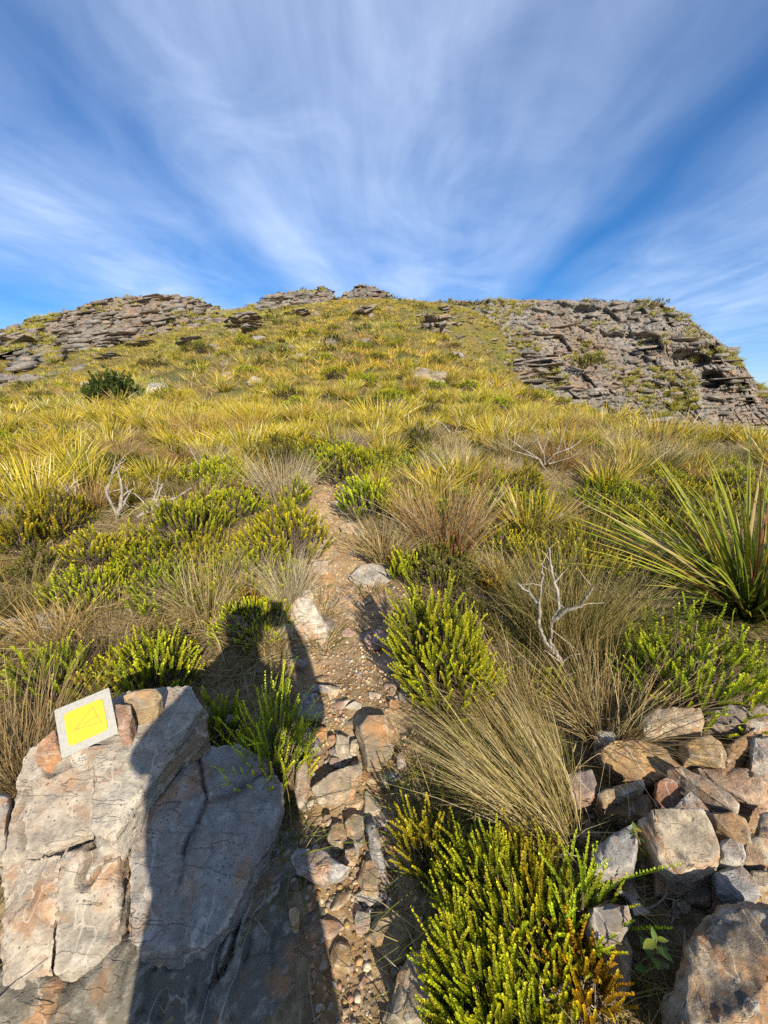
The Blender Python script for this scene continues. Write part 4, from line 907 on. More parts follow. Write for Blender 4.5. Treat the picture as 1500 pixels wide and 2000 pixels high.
# ---- big sword sedge at the right edge: every leaf its own part
def big_sedge():
    q, t = hit(1462, 1205, .0); root = empty('sword_sedge', q); tag(root, 'huge sword sedge with long green and yellow blades at the right edge', 'sedge')
    r = np.random.default_rng(77); n = 300; d, a = updirs(r, n, .92, (-.16, -.05, 0), .6)
    for i in range(n):
        ln = r.uniform(.65, 1.3); k = r.uniform(); g0 = np.array([(.07, .10, .012), (.11, .13, .014), (.14, .16, .016)][r.integers(3)]); y = np.array([(.46, .40, .04), (.52, .42, .06), (.34, .34, .03)][r.integers(3)]); s0 = np.array([(.36, .17, .07), (.5, .38, .18), (.25, .11, .05)][r.integers(3)])
        if k < .5: m_, e = g0*2.0, y
        elif k < .72: m_, e = g0*1.6, g0*2.6
        elif k < .86: m_, e = y*.7, y
        else: m_, e = s0*.8, s0
        b = np.array([[math.cos(a[i])*r.uniform(0, .09), math.sin(a[i])*r.uniform(0, .09), 0]])
        bend = np.array([[d[i, 0]*.25+r.normal(0, .07), d[i, 1]*.25+r.normal(0, .07), -r.uniform(.02, .32)]])
        V, F, C = blades(r, b, d[i:i+1], np.array([ln]), np.array([r.uniform(.011, .023)]), bend, 6, g0[None]*.7, e[None], m_[None])
        V = V.reshape(-1, 2, 3); mid = V.mean(1); nn = nrm(np.cross(V[:, 1]-V[:, 0], np.gradient(mid, axis=0))); wv = np.linalg.norm(V[:, 1]-V[:, 0], axis=1)
        W = np.stack([V[:, 0], mid-nn*(wv*.28)[:, None], V[:, 1]], 1).reshape(-1, 3); C = C.reshape(-1, 2, 3)[:, :1].repeat(3, 1).reshape(-1, 3)
        m6 = np.arange(6)*3; F = np.concatenate([np.stack([m6, m6+1, m6+4, m6+3], 1), np.stack([m6+1, m6+2, m6+5, m6+4], 1)])
        link('leaf', mesh_np('sedge_leaf', W, F, C), M_SEDGE, root)
    EXCL.append((q[0], q[1], .3))
big_sedge()
SEDGES = [
 ((-10, 865, 135, 985), .75, 'golden sword sedge clump at the left photo edge'),
 ((425, 805, 530, 880), .6, 'sword sedge fan in the mid slope left of the path'),
 ((690, 755, 800, 830), .75, 'golden sword sedge straight above the vanishing path'),
 ((1225, 785, 1355, 868), .6, 'wide sword sedge fan at the right end of the spur'),
 ((1130, 770, 1240, 840), .7, 'golden sword sedge left of the fan at the right end'),
 ((160, 820, 250, 880), .65, 'sword sedge clump above the bleached stumps on the left'),
 ((960, 770, 1060, 830), .55, 'greener sword sedge below the pale layered ledge'),
]
for i, (box, gold, lab) in enumerate(SEDGES):
    q, h, w = px_size(box); g = sedge_tuft(1700+i, 340, max(h, .3)*1.0, w*1.1, .013, 4, gold, .78)
    plant('sword_sedge', g.mesh('sword_sedge'), None, M_SEDGE, (q[0], q[1], q[2]-.03), lab, 'sedge', 'sword sedges of the slope'); EXCL.append((q[0], q[1], w*.35))

# ------------------------------------------------------------------ dead branches
def dead_wood(name, label, base_px, lines, r0, seed, group=None):
    q, t = hit(*base_px); EXCL.append((q[0], q[1]-.12, .28)); r = np.random.default_rng(seed); root = empty(name, q); tag(root, label, 'dead branch', group)
    for k, ln in enumerate(lines):
        off = r.uniform(-.10, .10) if k else 0
        pts = []
        for j, p in enumerate(ln):
            y = q[1] + off*(j/max(1, len(ln)-1))*1.2
            pts.append(at_depth(p[0], p[1], y)-q)
        pts = np.array(pts); tt = np.linspace(0, len(pts)-1, (len(pts)-1)*5+1); P = np.stack([np.interp(tt, np.arange(len(pts)), pts[:, c]) for c in range(3)], 1)
        P[1:-1] += r.normal(0, r0*.16, (len(P)-2, 3)); rad = r0*(1 if k == 0 else .7)*np.linspace(1, .3, len(P))*(1+.15*r.normal(0, 1, len(P)))
        g = Geo(); c = np.array([.30, .275, .24])*r.uniform(.55, 1.15, (len(P), 1)); tube_geo(g, P, np.maximum(rad, r0*.15), 7, c)
        for _ in range(3 if len(P) > 8 else 1):
            j = r.integers(3, len(P)-1); dv = nrm(r.normal(0, 1, 3)+np.array([0, 0, .8])); l = r0*r.uniform(5, 14)
            tube_geo(g, [P[j], P[j]+dv*l*.5, P[j]+dv*l+r.normal(0, l*.15, 3)], [rad[j]*.45, rad[j]*.32, rad[j]*.12], 4, (.42, .38, .32))
        link('trunk' if k == 0 else 'branch', g.mesh('branch', True), M_WOOD, root)
dead_wood('dead_branch', 'bleached forked dead branch standing right of the path', (1110, 1318), [
 [(1112, 1322), (1088, 1278), (1074, 1250), (1078, 1213)], [(1082, 1275), (1064, 1250), (1053, 1220), (1055, 1175), (1060, 1122), (1057, 1100)], [(1054, 1180), (1030, 1155), (1008, 1137)],
 [(1078, 1216), (1105, 1192), (1135, 1184), (1150, 1160), (1161, 1142)], [(1078, 1212), (1092, 1190), (1090, 1160), (1076, 1110), (1073, 1070)]], .0155, 1)
dead_wood('dead_branch', 'spreading bleached dead branches on the right of the mid slope', (1066, 918), [
 [(1066, 918), (1052, 896), (1020, 876), (992, 856), (984, 834)], [(1056, 898), (1035, 890), (1000, 880), (971, 861)], [(1065, 908), (1061, 880), (1072, 850), (1064, 822)], [(1069, 902), (1090, 880), (1099, 850), (1111, 820)], [(1072, 906), (1110, 895), (1139, 880)], [(1085, 886), (1120, 872), (1136, 860)], [(1061, 885), (1050, 862), (1046, 838)]], .0125, 2)
dead_wood('dead_branch', 'upright grey stumps of a dead shrub on the left', (230, 1012), [
 [(228, 1012), (236, 985), (238, 950), (231, 915)], [(228, 1005), (206, 960), (222, 921), (246, 896)], [(236, 995), (246, 975), (260, 953)], [(150, 1000), (146, 970), (152, 940)], [(126, 985), (132, 960), (128, 945)]], .02, 3)
dead_wood('dead_branch', 'fallen pale branch lying right of the grey stumps', (282, 1012), [
 [(270, 1010), (310, 986), (345, 971), (374, 953)], [(296, 1000), (312, 962), (318, 944)], [(285, 1016), (313, 1004)], [(300, 995), (303, 965), (309, 950)]], .02, 4)
dead_wood('dead_branch', 'thin dead twigs among the heath left of the feathery tussock', (395, 920), [
 [(392, 918), (378, 888), (367, 868)], [(392, 912), (396, 890), (402, 872)], [(420, 912), (427, 886), (432, 872)], [(422, 905), (440, 890), (448, 882)]], .014, 5)
dead_wood('dead_branch', 'pale crooked stick under the big foreground shrub', (1010, 1990), [
 [(953, 1972), (1008, 1984), (1038, 1968), (1071, 1950), (1103, 1922)], [(1074, 1948), (1060, 1925), (1040, 1905)], [(1103, 1922), (1130, 1940), (1150, 1985)]], .009, 6)
dead_wood('dead_branch', 'thin twig lying in the hollow of the rock pile', (1260, 1790), [
 [(1205, 1735), (1228, 1755), (1235, 1783), (1275, 1786), (1323, 1792)], [(1245, 1785), (1285, 1765), (1305, 1745)]], .006, 7)
dead_wood('dead_branch', 'thin dead twigs above the golden dry tussock', (880, 850), [
 [(885, 852), (865, 828), (838, 818)], [(885, 850), (896, 830), (888, 810)], [(882, 846), (905, 842), (930, 838)]], .014, 8)
dead_wood('dead_branch', 'small bare stems of a dead shrub beside the far path', (597, 985), [
 [(597, 985), (590, 965), (580, 950)], [(597, 985), (600, 962), (606, 948)], [(596, 978), (585, 975), (577, 968)]], .011, 9)
dead_wood('dead_branch', 'bare root arching beside the cream rock of the pile', (1200, 1450), [
 [(1182, 1425), (1215, 1435), (1240, 1425), (1250, 1405)], [(1200, 1432), (1198, 1405), (1205, 1380)]], .006, 10)

# ---- broad-leaved seedlings
def seedling(label, base_px, tip_px, n, leaf, seed, cols):
    q, t = hit(*base_px); tip = at_depth(tip_px[0], tip_px[1], q[1])-q; r = np.random.default_rng(seed)
    root = empty('leafy_plant', q); tag(root, label, 'plant'); S = np.linspace(0, 1, 8)[:, None]; P = tip*S + np.array([.03, .02, 0])*np.sin(S*3.1)
    g = Geo(); tube_geo(g, P, np.linspace(.003, .0012, 8), 5, (.22, .15, .07)); link('stem', g.mesh('stem', True), M_STEM, root)
    for i in range(n):
        s = (i+.8)/n; p = tip*s + np.array([.03, .02, 0])*math.sin(s*3.1); a = i*2.4+r.uniform(-.3, .3); d = nrm(np.array([math.cos(a), math.sin(a), r.uniform(.2, .7)])); l = leaf*r.uniform(.7, 1.2); sd = nrm(np.cross(d, [0, 0, 1])); up = np.cross(sd, d)
        V = []; ws = [.04, .17, .22, .15, .01]
        for k, w in enumerate(ws):
            c = p + d*l*k/4 - np.array([0, 0, .12*l])*(k/4)**2
            V += [c-sd*w*l+up*w*l*.35, c, c+sd*w*l+up*w*l*.35]
        m = np.arange(4)*3; F = np.concatenate([np.stack([m, m+1, m+4, m+3], 1), np.stack([m+1, m+2, m+5, m+4], 1)])
        link('leaf', mesh_np('leaf', V, F, np.array(cols[r.integers(len(cols))])*r.uniform(.8, 1.2), True), M_LEAF, root)
GL = [(.10, .16, .03), (.13, .19, .035), (.16, .20, .03)]; YL = [(.42, .26, .03), (.30, .24, .03), (.36, .16, .03)]
seedling('leafy green seedling beside the huge corner boulder', (1245, 1955), (1280, 1835), 14, .04, 1, GL)
seedling('leafy sprig before the grey flat rock of the pile', (1245, 1725), (1236, 1620), 14, .03, 2, GL+YL[1:2])
seedling('small plant with yellow orange leaves below the big pale block', (1310, 1760), (1310, 1685), 8, .03, 3, YL)
seedling('tiny green seedling between cream rock and ochre block', (1305, 1465), (1302, 1440), 6, .035, 4, GL)
seedling('low leafy plant right of the dry tussock by the pile', (1130, 1370), (1140, 1340), 8, .03, 5, GL)
seedling('red tinged sprig by the pink slab in shadow', (445, 1268), (430, 1235), 8, .025, 6, [(.22, .09, .04), (.12, .12, .04)])

# ------------------------------------------------------------------ scattered plants of the slope
rng = np.random.default_rng(5)
SCAT = list(PSL)
_on = 'first second third fourth fifth sixth seventh eighth ninth tenth eleventh twelfth thirteenth fourteenth fifteenth sixteenth seventeenth eighteenth nineteenth'.split()
def ordinal(n):
    if n < 20: return _on[n-1]
    t = ['twenty', 'thirty', 'forty', 'fifty', 'sixty', 'seventy', 'eighty', 'ninety'][n//10-2]
    return t+'-'+_on[n % 10-1] if n % 10 else t[:-1]+'ieth'
def single_out():
    by = {}
    for o in SCAT: by.setdefault(o['label'], []).append(o)
    for lab, os_ in by.items():
        if len(os_) == 1: continue
        os_.sort(key=lambda o: o.location.x/max(.3, o.location.y))
        for i, o in enumerate(os_): o['label'] = lab + ', ' + (ordinal(i+1) + ' from the left' if i < len(os_)-1 else 'rightmost')
def in_view(x, y, z, m=60):
    yc = y; dz = z-CAMZ; zc = yc*math.cos(PITCH)-dz*math.sin(PITCH); yy = yc*math.sin(PITCH)+dz*math.cos(PITCH)
    px = 750+FPX*x/np.maximum(zc, .05); py = 1000-FPX*yy/np.maximum(zc, .05)
    return px, py, (zc > .1) & (px > -m) & (px < 1500+m) & (py < 2000+m)
def clear_of(x, y, extra=0.0):
    for (ex, ey, er) in EXCL:
        if (x-ex)**2+(y-ey)**2 < (er+extra)**2: return False
    return True
def poisson(n, x0, x1, y0, y1, rmin, seed):
    r = np.random.default_rng(seed); pts = []; cell = {}
    for _ in range(n):
        x, y = r.uniform(x0, x1), r.uniform(y0, y1); k = (int(x//rmin), int(y//rmin)); ok = True
        for a in (-1, 0, 1):
            for b in (-1, 0, 1):
                for (u, v) in cell.get((k[0]+a, k[1]+b), ()):
                    if (u-x)**2+(v-y)**2 < rmin*rmin: ok = False
        if ok: cell.setdefault(k, []).append((x, y)); pts.append((x, y))
    return pts
VH = {}
for pal in ('green', 'lime', 'yellow', 'olive'):
    VH[pal] = []
    for k in range(3):
        f, s = heath(2000+k+len(VH)*10, .44, .30, .30, 260, .095, pal, 34, leaf=.0145); VH[pal].append((f.mesh('heath_foliage'), s.mesh('heath_stems')))
VD = [dry_tuft(2100+k, 330, .42, .34, [DRY, DRYG, PALE, DRY, GOLDG][k], (0, 0, 0), .52, .0042).mesh('dry_tussock') for k in range(5)]
VS = [sedge_tuft(2200+k, 250, .52, .42, .0135, 4, [.4, .6, .8, .5, .7, .3][k], .72).mesh('sword_sedge') for k in range(6)]
BLOCK = [(-.85, 1.05, .62), (-.35, .8, .38), (1.35, 1.15, .75), (.95, .75, .4)]
def blocked(x, y):
    return any((x-a)**2+(y-b)**2 < c*c for a, b, c in BLOCK) or (x < -.15 and y < .95) or (y < .35)
# near zone: heath and dry tussocks
ni = 0
def side_word(x, y): return 'left of the path' if x < np.interp(y, [p[1] for p in PATH], [p[0] for p in PATH]) else 'right of the path'
for (x, y) in poisson(5000, -7, 7.5, .5, 7.2, .30, 41):
    z = float(ground(np.array([x]), np.array([y]))[0]); px, py, ok = in_view(x, y, z, 120)
    if not ok or blocked(x, y) or not clear_of(x, y, .03) or path_dist(np.array([x]), np.array([y]))[0] < 1.25+.25/max(.4, y): continue
    nz = vnoise(np.array([[x*.6, y*.6, 0]]), 8)[0]; u = rng.uniform()
    zone = 'above the marker boulder' if (y < 2.3 and x < 0) else ('near the rock pile' if y < 2.3 else ('in the middle ground' if y < 4.2 else 'near the lowest sedges'))
    sc = rng.uniform(.7, 1.2)*(.72 if y < 2 else 1)
    if y > 3.0 and u < (y-2.6)*.15*(1+.9*nz)+(.10 if x < -1.5 and y > 3.4 else 0):
        o_ = plant('sword_sedge', VS[rng.integers(6)], None, M_SEDGE, (x, y, z-.02), f'{"small" if sc < .85 else "large" if sc > 1.05 else "middling"} sword sedge {side_word(x, y)} {zone}', 'sedge', 'sword sedges of the lower slope', rng.uniform(0, 6), (sc*.8, sc*.8, sc*.8))
    elif u < .50+.32*nz + (.12 if x < 0 else -.02):
        pal = rng.choice(['green', 'lime', 'yellow', 'olive'], p=[.08, .38, .38, .16]); f, s = VH[pal][rng.integers(3)]
        o_ = plant('heath_shrub', f, s, M_HEATH, (x, y, z-.02), f'{dict(green="green", lime="lime green", yellow="yellow green", olive="olive")[pal]} heath shrub {side_word(x, y)} {zone}', 'shrub', 'scattered heath shrubs', rng.uniform(0, 6), (sc*rng.uniform(.8, 1.2), sc*rng.uniform(.8, 1.2), sc*rng.uniform(.7, 1.05)))
    else:
        k = rng.integers(5); o_ = plant('dry_tussock', VD[k], None, M_GRASS, (x, y, z-.02), f'{["brown", "olive", "pale", "brown", "golden"][k]} dry tussock {side_word(x, y)} {zone}', 'grass tussock', 'scattered dry tussocks', rng.uniform(0, 6), (sc*1.1, sc*1.1, sc*rng.uniform(.75, 1.1)))
    ni += 1; SCAT.append(o_)
# sedge slope: nearest as individuals, the rest one mass
pts = poisson(90000, -60, 46, 5.2, 57, .43, 42); pts.sort(key=lambda p: p[0]**2+p[1]**2)
mass = Geo(); ns = 0
LOWS = [(sedge_tuft(2300+k, 44, .55, .48, .027, 2, [.5, .75, .95, .65, .85, .6][k], .75)) for k in range(6)]
LOWT = [(np.concatenate(g.V), g.F[4][0], np.concatenate(g.C)) for g in LOWS]
LOWD = [dry_tuft(2350+k, 40, .45, .5, [DRY, DRYG, GOLDG][k], (0, 0, 0), .8, .022, 2) for k in range(3)]
LOWDT = [(np.concatenate(g.V), g.F[4][0], np.concatenate(g.C)) for g in LOWD]
rockmask = [(815, 622, 885, 650), (1000, 700, 1100, 756)]
fv = {}
X = np.array([p[0] for p in pts]); Y = np.array([p[1] for p in pts]); Z = ground(X, Y); PXs, PYs, OKs = in_view(X, Y, Z, 80)
N1 = vnoise(np.stack([X*.22, Y*.16, 0*X], 1), 18); N2 = vnoise(np.stack([X*.5, Y*.4, 0*X+4], 1), 19)
for x, y, z, px, py, ok, n1, n2 in zip(X, Y, Z, PXs, PYs, OKs, N1, N2):
    if not ok or (y < 14 and not clear_of(x, y)): continue
    if y > 50 and py > 700: continue
    if any(a < px < c and b < py < d for a, b, c, d in rockmask): continue
    if y < 7 and rng.uniform() > (y-4.6)/2.4: continue
    if y < 7 and path_dist(np.array([x]), np.array([y]))[0] < 1.4: continue
    sc = rng.uniform(.42, .88)*(1-.15*sstep(14, 40, y)); rz = rng.uniform(0, 6.28)
    dry = n2 > .22 and rng.uniform() < .72
    if ns < 150 and not dry and y < 16:
        k = int(np.clip((n1*.5+.5)*6+rng.normal(0, 1), 0, 5)); band = 'just beyond the heath' if y < 8 else ('on the mid slope' if y < 11 else 'on the upper mid slope'); sd = 'at left' if px < 500 else ('above the path' if px < 900 else 'at right')
        o_ = plant('sword_sedge', VS[k], None, M_SEDGE, (x, y, z-.03), f'{"small" if sc < .56 else "large" if sc > .74 else "middling"} {["green","yellow green","golden","yellow green","golden","green"][k]} sword sedge {band} {sd}', 'sedge', 'sword sedges of the slope', rz, (sc, sc, sc*.95)); ns += 1; SCAT.append(o_)
    else:
        k = int(np.clip((n1*.5+.5)*6+rng.normal(0, 1), 0, 5)); V, F, C = (LOWDT[rng.integers(3)] if dry else LOWT[k]); c, s = math.cos(rz), math.sin(rz)
        tint = rng.uniform(.65, 1.25)*np.array([.98+.16*n1, 1.0-.03*n1, 1.0-.2*n1])*(1+.28*n2)
        if rng.uniform() < .07: tint = tint*np.array([.35, .55, .8])
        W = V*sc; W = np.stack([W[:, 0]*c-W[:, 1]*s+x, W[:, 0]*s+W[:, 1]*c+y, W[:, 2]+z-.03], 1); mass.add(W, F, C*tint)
for i, (x, y) in enumerate(poisson(1600, -22, 16, 5.3, 26, .95, 78)):
    z = float(ground(np.array([x]), np.array([y]))[0]); px, py, ok = in_view(x, y, z, 20)
    if not ok or not clear_of(x, y, .2) or rng.uniform() < (.12 if y < 10 else .62) + .5*vnoise(np.array([[x*.35, y*.35, 2.]]), 61)[0] or (px > 900 and py < 760): continue
    pal = ['lime', 'lime', 'olive', 'yellow'][i % 4]; f, s = VH[pal][i % 3]; sc = rng.uniform(.6, 1.1)*(1+y*.02)
    SCAT.append(plant('heath_shrub', f, s, M_HEATH, (x, y, z-.03), f'{dict(green="deep green", lime="lime green", yellow="yellowish", olive="olive")[pal]} bush among the sedges of the {"lower" if y < 10 else "middle"} slope', 'shrub', 'bushes among the sedges', rng.uniform(0, 6), (sc*1.1, sc*1.1, sc*.85)))
FT = [dry_tuft(2400+k, 16, .24, .4, [DRY, DRYG, GOLDG, [(.2, .2, .02), (.3, .26, .03)]][k], (0, 0, 0), 1.0, .016, 2) for k in range(4)]
FTT = [(np.concatenate(g.V), g.F[4][0], np.concatenate(g.C)) for g in FT]
fp = poisson(30000, -32, 30, 5, 34, .40, 77); fx = np.array([p[0] for p in fp]); fyy = np.array([p[1] for p in fp]); fz = ground(fx, fyy); _, _, fok = in_view(fx, fyy, fz, 60)
for x, y, z, ok in zip(fx, fyy, fz, fok):
    if not ok: continue
    V, F, C = FTT[rng.integers(4)]; sc = rng.uniform(.7, 1.5); rz = rng.uniform(0, 6.28); c, s = math.cos(rz), math.sin(rz); W = V*sc
    mass.add(np.stack([W[:, 0]*c-W[:, 1]*s+x, W[:, 0]*s+W[:, 1]*c+y, W[:, 2]+z-.02], 1), F, C*rng.uniform(.7, 1.2))
for A in LEDGE:
    for p in A:
        k = rng.integers(6); V, F, C = LOWT[k]; sc = rng.uniform(.5, 1.1); rz = rng.uniform(0, 6.28); c, s = math.cos(rz), math.sin(rz); W = V*sc
        W = np.stack([W[:, 0]*c-W[:, 1]*s+p[0], W[:, 0]*s+W[:, 1]*c+p[1], W[:, 2]+p[2]], 1); mass.add(W, F, C*rng.uniform(.65, 1.15)*np.array([.85, .95, 1]))
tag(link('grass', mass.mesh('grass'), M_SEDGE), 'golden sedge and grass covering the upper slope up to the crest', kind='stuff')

STV = []
for k in range(12):
    r = np.random.default_rng(600+k); c = [CREAM, TAN, ORANGE, WHITE, PINK, GREY, CREAM, TAN, (.5, .4, .26), GTAN, (.4, .2, .1), WHITE][k]
    me = stone_mesh(600+k, (1.0, r.uniform(.6, .9), r.uniform(.35, .6)), c, .33, .035, 10, .2, 'path_stone'); me.materials.append(M_STONE); STV.append(me)
# distinct bushes of the slope
def far_bush(label, box, pal, n, seed, Y=None, group=None):
    x0, y0, x1, y1 = box; 
    if Y is None: q, t = hit((x0+x1)/2, y1)
    else: q = at_depth((x0+x1)/2, y1, Y); t = Y/ray((x0+x1)/2, y1)[1]
    d = ray((x0+x1)/2, y0); h = CAMZ+d[2]*q[1]/d[1]-q[2]; w = (x1-x0)*t
    f, s = heath(seed, max(h, .2), w*.5, w*.45, n, h*.35, pal, 22, leaf=max(.05, h*.09), hollow=.25, wid=.42)
    plant('round_bush', f.mesh('bush_foliage'), s.mesh('bush_stems'), M_HEATH, (q[0], q[1], q[2]-.05), label, 'bush', group)
far_bush('dark rounded bush standing alone on the left slope', (182, 706, 264, 785), 'dark', 260, 3001)
far_bush('dark green bush below the right ledges', (858, 680, 898, 702), 'dark', 80, 3002)
far_bush('low dark shrub left of the bleached twigs', (120, 820, 150, 850), 'dark', 60, 3003)
far_bush('small dark shrub at the left photo edge', (40, 852, 78, 880), 'dark', 60, 3004)
far_bush('green bush at the foot of the crest saddle', (515, 598, 560, 624), 'olive', 120, 3005, 45)
far_bush('dark skyline shrub beside the central knoll', (612, 559, 648, 572), 'dark', 70, 3006, 56.5)
far_bush('skyline shrub right of the central knoll', (752, 574, 784, 592), 'olive', 70, 3007, 55.5)
far_bush('green shrub on the ledge above the cliff foot', (1120, 680, 1180, 712), 'olive', 100, 3008, 36)
far_bush('shrub on the cliff top near its right end', (1230, 580, 1300, 596), 'olive', 100, 3009, 45.8)
far_bush('low shrub on the cliff top near its middle', (1130, 580, 1180, 594), 'olive', 80, 3010, 49)
far_bush('small spiky shrub on the crest left of the ledges', (508, 575, 524, 588), 'dark', 30, 3011, 53)
far_bush('tiny bare shrub on the crest ledges', (582, 557, 602, 572), 'dark', 24, 3012, 55)
far_bush('shrub tuft on top of the left skyline outcrop', (310, 573, 345, 584), 'olive', 50, 3013, 49.5)
far_bush('low shrub on the cliff slope under the overhang', (1380, 744, 1450, 762), 'olive', 70, 3014, 38)
for i in range(18):
    x0 = 790+i*27+rng.uniform(-8, 8); far_bush('low shrub in the row along the crest right of the knoll', (x0, 579+rng.uniform(0, 4), x0+rng.uniform(14, 30), 593), rng.choice(['olive', 'dark', 'yellow']), 36, 3100+i, 52.5, 'shrubs along the crest')

for i in range(46):
    cx, cy_ = rng.uniform(430, 1000), rng.uniform(603, 690)
    if cx > 880 and cy_ > 640: continue
    w = rng.uniform(12, 30)*(1+(cy_-600)/140); far_bush(f'{["olive", "dark green", "yellowish", "olive"][i % 4]} low bush on the upper slope under the crest', (cx-w/2, cy_-w*.55, cx+w/2, cy_), ['olive', 'dark', 'yellow', 'olive'][i % 4], 46, 3200+i, None, 'low bushes of the upper slope')
for i in range(24):
    cx, cy_ = rng.uniform(150, 900), rng.uniform(604, 720); w = rng.uniform(8, 24)*(1+(cy_-600)/200)
    if cy_ < 690-.16*cx+20: continue
    o = outline_rock('rock', f'{["grey", "pale", "brownish"][i % 3]} rock poking out of the sedges on the upper slope', (cx-w/2, cy_-w*.4, cx+w/2, cy_), [(.2, .19, .17), (.3, .28, .24), (.2, .15, .11)][i % 3], .05, .5, .35, seed=5200+i, detail=.05, sides=6, amp=.09, mat=M_CLIFF, group='rocks in the upper slope'); SCAT.append(o)
rq = np.random.default_rng(92)
for i in range(70):
    cx = rq.uniform(815, 1010); cy_ = rq.uniform(596, 640+.45*(cx-815)); q, t = hit(cx, cy_); w = rq.uniform(8, 30)*t
    o = bpy.data.objects.new('rock', SLABS[rq.integers(10)]); COL.objects.link(o); o.location = (q[0], q[1], q[2]+.05); o.rotation_euler = (rq.uniform(-.1, .15), rq.uniform(-.12, .06), rq.uniform(-.4, .4)); o.scale = (w*.6, w*.6, w*rq.uniform(.5, 1.1))
    tag(o, f'{["grey", "pale"][i % 2]} flat slab in grass left of the cliff', 'rock', 'slabs left of the cliff'); SCAT.append(o)
rr9 = np.random.default_rng(91)
for i in range(70):
    cx, cy_ = rr9.uniform(1110, 1500), rr9.uniform(1400, 1800); q, t = hit(cx, cy_)
    s_ = rr9.uniform(.03, .09); o = bpy.data.objects.new('rock', STV[rr9.integers(12)]); COL.objects.link(o); o.location = (q[0], q[1], q[2]+rr9.uniform(0, .05)); o.rotation_euler = tuple(rr9.uniform(-.6, .6, 3)); o.scale = (s_, s_*.8, s_); tag(o, 'small broken stone filling the gaps of the right rock pile', 'rock', 'small stones of the right pile')

# ------------------------------------------------------------------ loose stones, gravel, litter, undergrowth
_pw = np.array([math.hypot(b[0]-a[0], b[1]-a[1])*(a[2]+b[2])*max(.25, 1-.13*a[1]) for a, b in zip(PATH[1:-1], PATH[2:])]); _pw = np.cumsum(_pw/_pw.sum())
def on_path(r, even=False, lim=1.0):
    while True:
        i = 1+int(np.searchsorted(_pw, r.uniform())) if even else r.integers(1, len(PATH)-1); a, b = PATH[i], PATH[i+1]; t = r.uniform(); w = (a[2]+(b[2]-a[2])*t)*r.uniform(-lim, lim); d = np.array([b[0]-a[0], b[1]-a[1]]); d /= np.linalg.norm(d)
        x, y = a[0]+(b[0]-a[0])*t-d[1]*w, a[1]+(b[1]-a[1])*t+d[0]*w
        if y > .35: return x, y
r = np.random.default_rng(8)
for i in range(290):
    x, y = on_path(r, lim=.98); z = float(ground(np.array([x]), np.array([y]))[0]); s = (.018+.075*r.uniform()**2.6)*(1.2 if y < 1.6 else 1.0)
    o = bpy.data.objects.new('path_stone', STV[r.integers(12)]); COL.objects.link(o); o.location = (x, y, z+s*.12); o.rotation_euler = (r.normal(0, .2), r.normal(0, .2), r.uniform(0, 6)); o.scale = (s, s*r.uniform(.7, 1.1), s*r.uniform(.8, 1.3))
    tag(o, 'small angular stone lying loose on the ' + ('lower path' if y < 1.2 else 'middle of the path' if y < 2.2 else 'far path'), 'stone', 'loose stones on the path')
grv = Geo(); ico = bmesh.new(); bmesh.ops.create_icosphere(ico, subdivisions=1, radius=1); iv = np.array([v.co[:] for v in ico.verts]); fi = np.array([[v.index for v in f.verts] for f in ico.faces]); ico.free()
# (12-vertex stones)
gc = np.array([CREAM, (.52, .42, .28), WHITE, PINK, GREY, (.42, .3, .16), (.3, .18, .09)])
G = [on_path(r, True, lim=1.12) for _ in range(6500)] + [(r.uniform(-2.2, 2.4), r.uniform(.5, 4)) for _ in range(2200)]
gx = np.array([p[0] for p in G]); gy = np.array([p[1] for p in G]); gz = ground(gx, gy)
for x, y, z in zip(gx, gy, gz):
    s = .0035+.011*r.uniform()**2.2; V = iv*r.uniform(.65, 1.1, (12, 1))*np.array([s, s*r.uniform(.6, 1), s*.6]); a = r.uniform(0, 6); c_, s_ = math.cos(a), math.sin(a)
    V = np.stack([V[:, 0]*c_-V[:, 1]*s_+x, V[:, 0]*s_+V[:, 1]*c_+y, V[:, 2]+z+s*.2], 1); grv.add(V, fi, gc[r.integers(7)]*r.uniform(.7, 1.05)*np.array([1, .93, .8]))
tag(link('gravel', grv.mesh('gravel'), mat_plain('gravel_stone', .9, .15, .4, .3, 200)), 'fine pale gravel strewn over the path', kind='stuff')
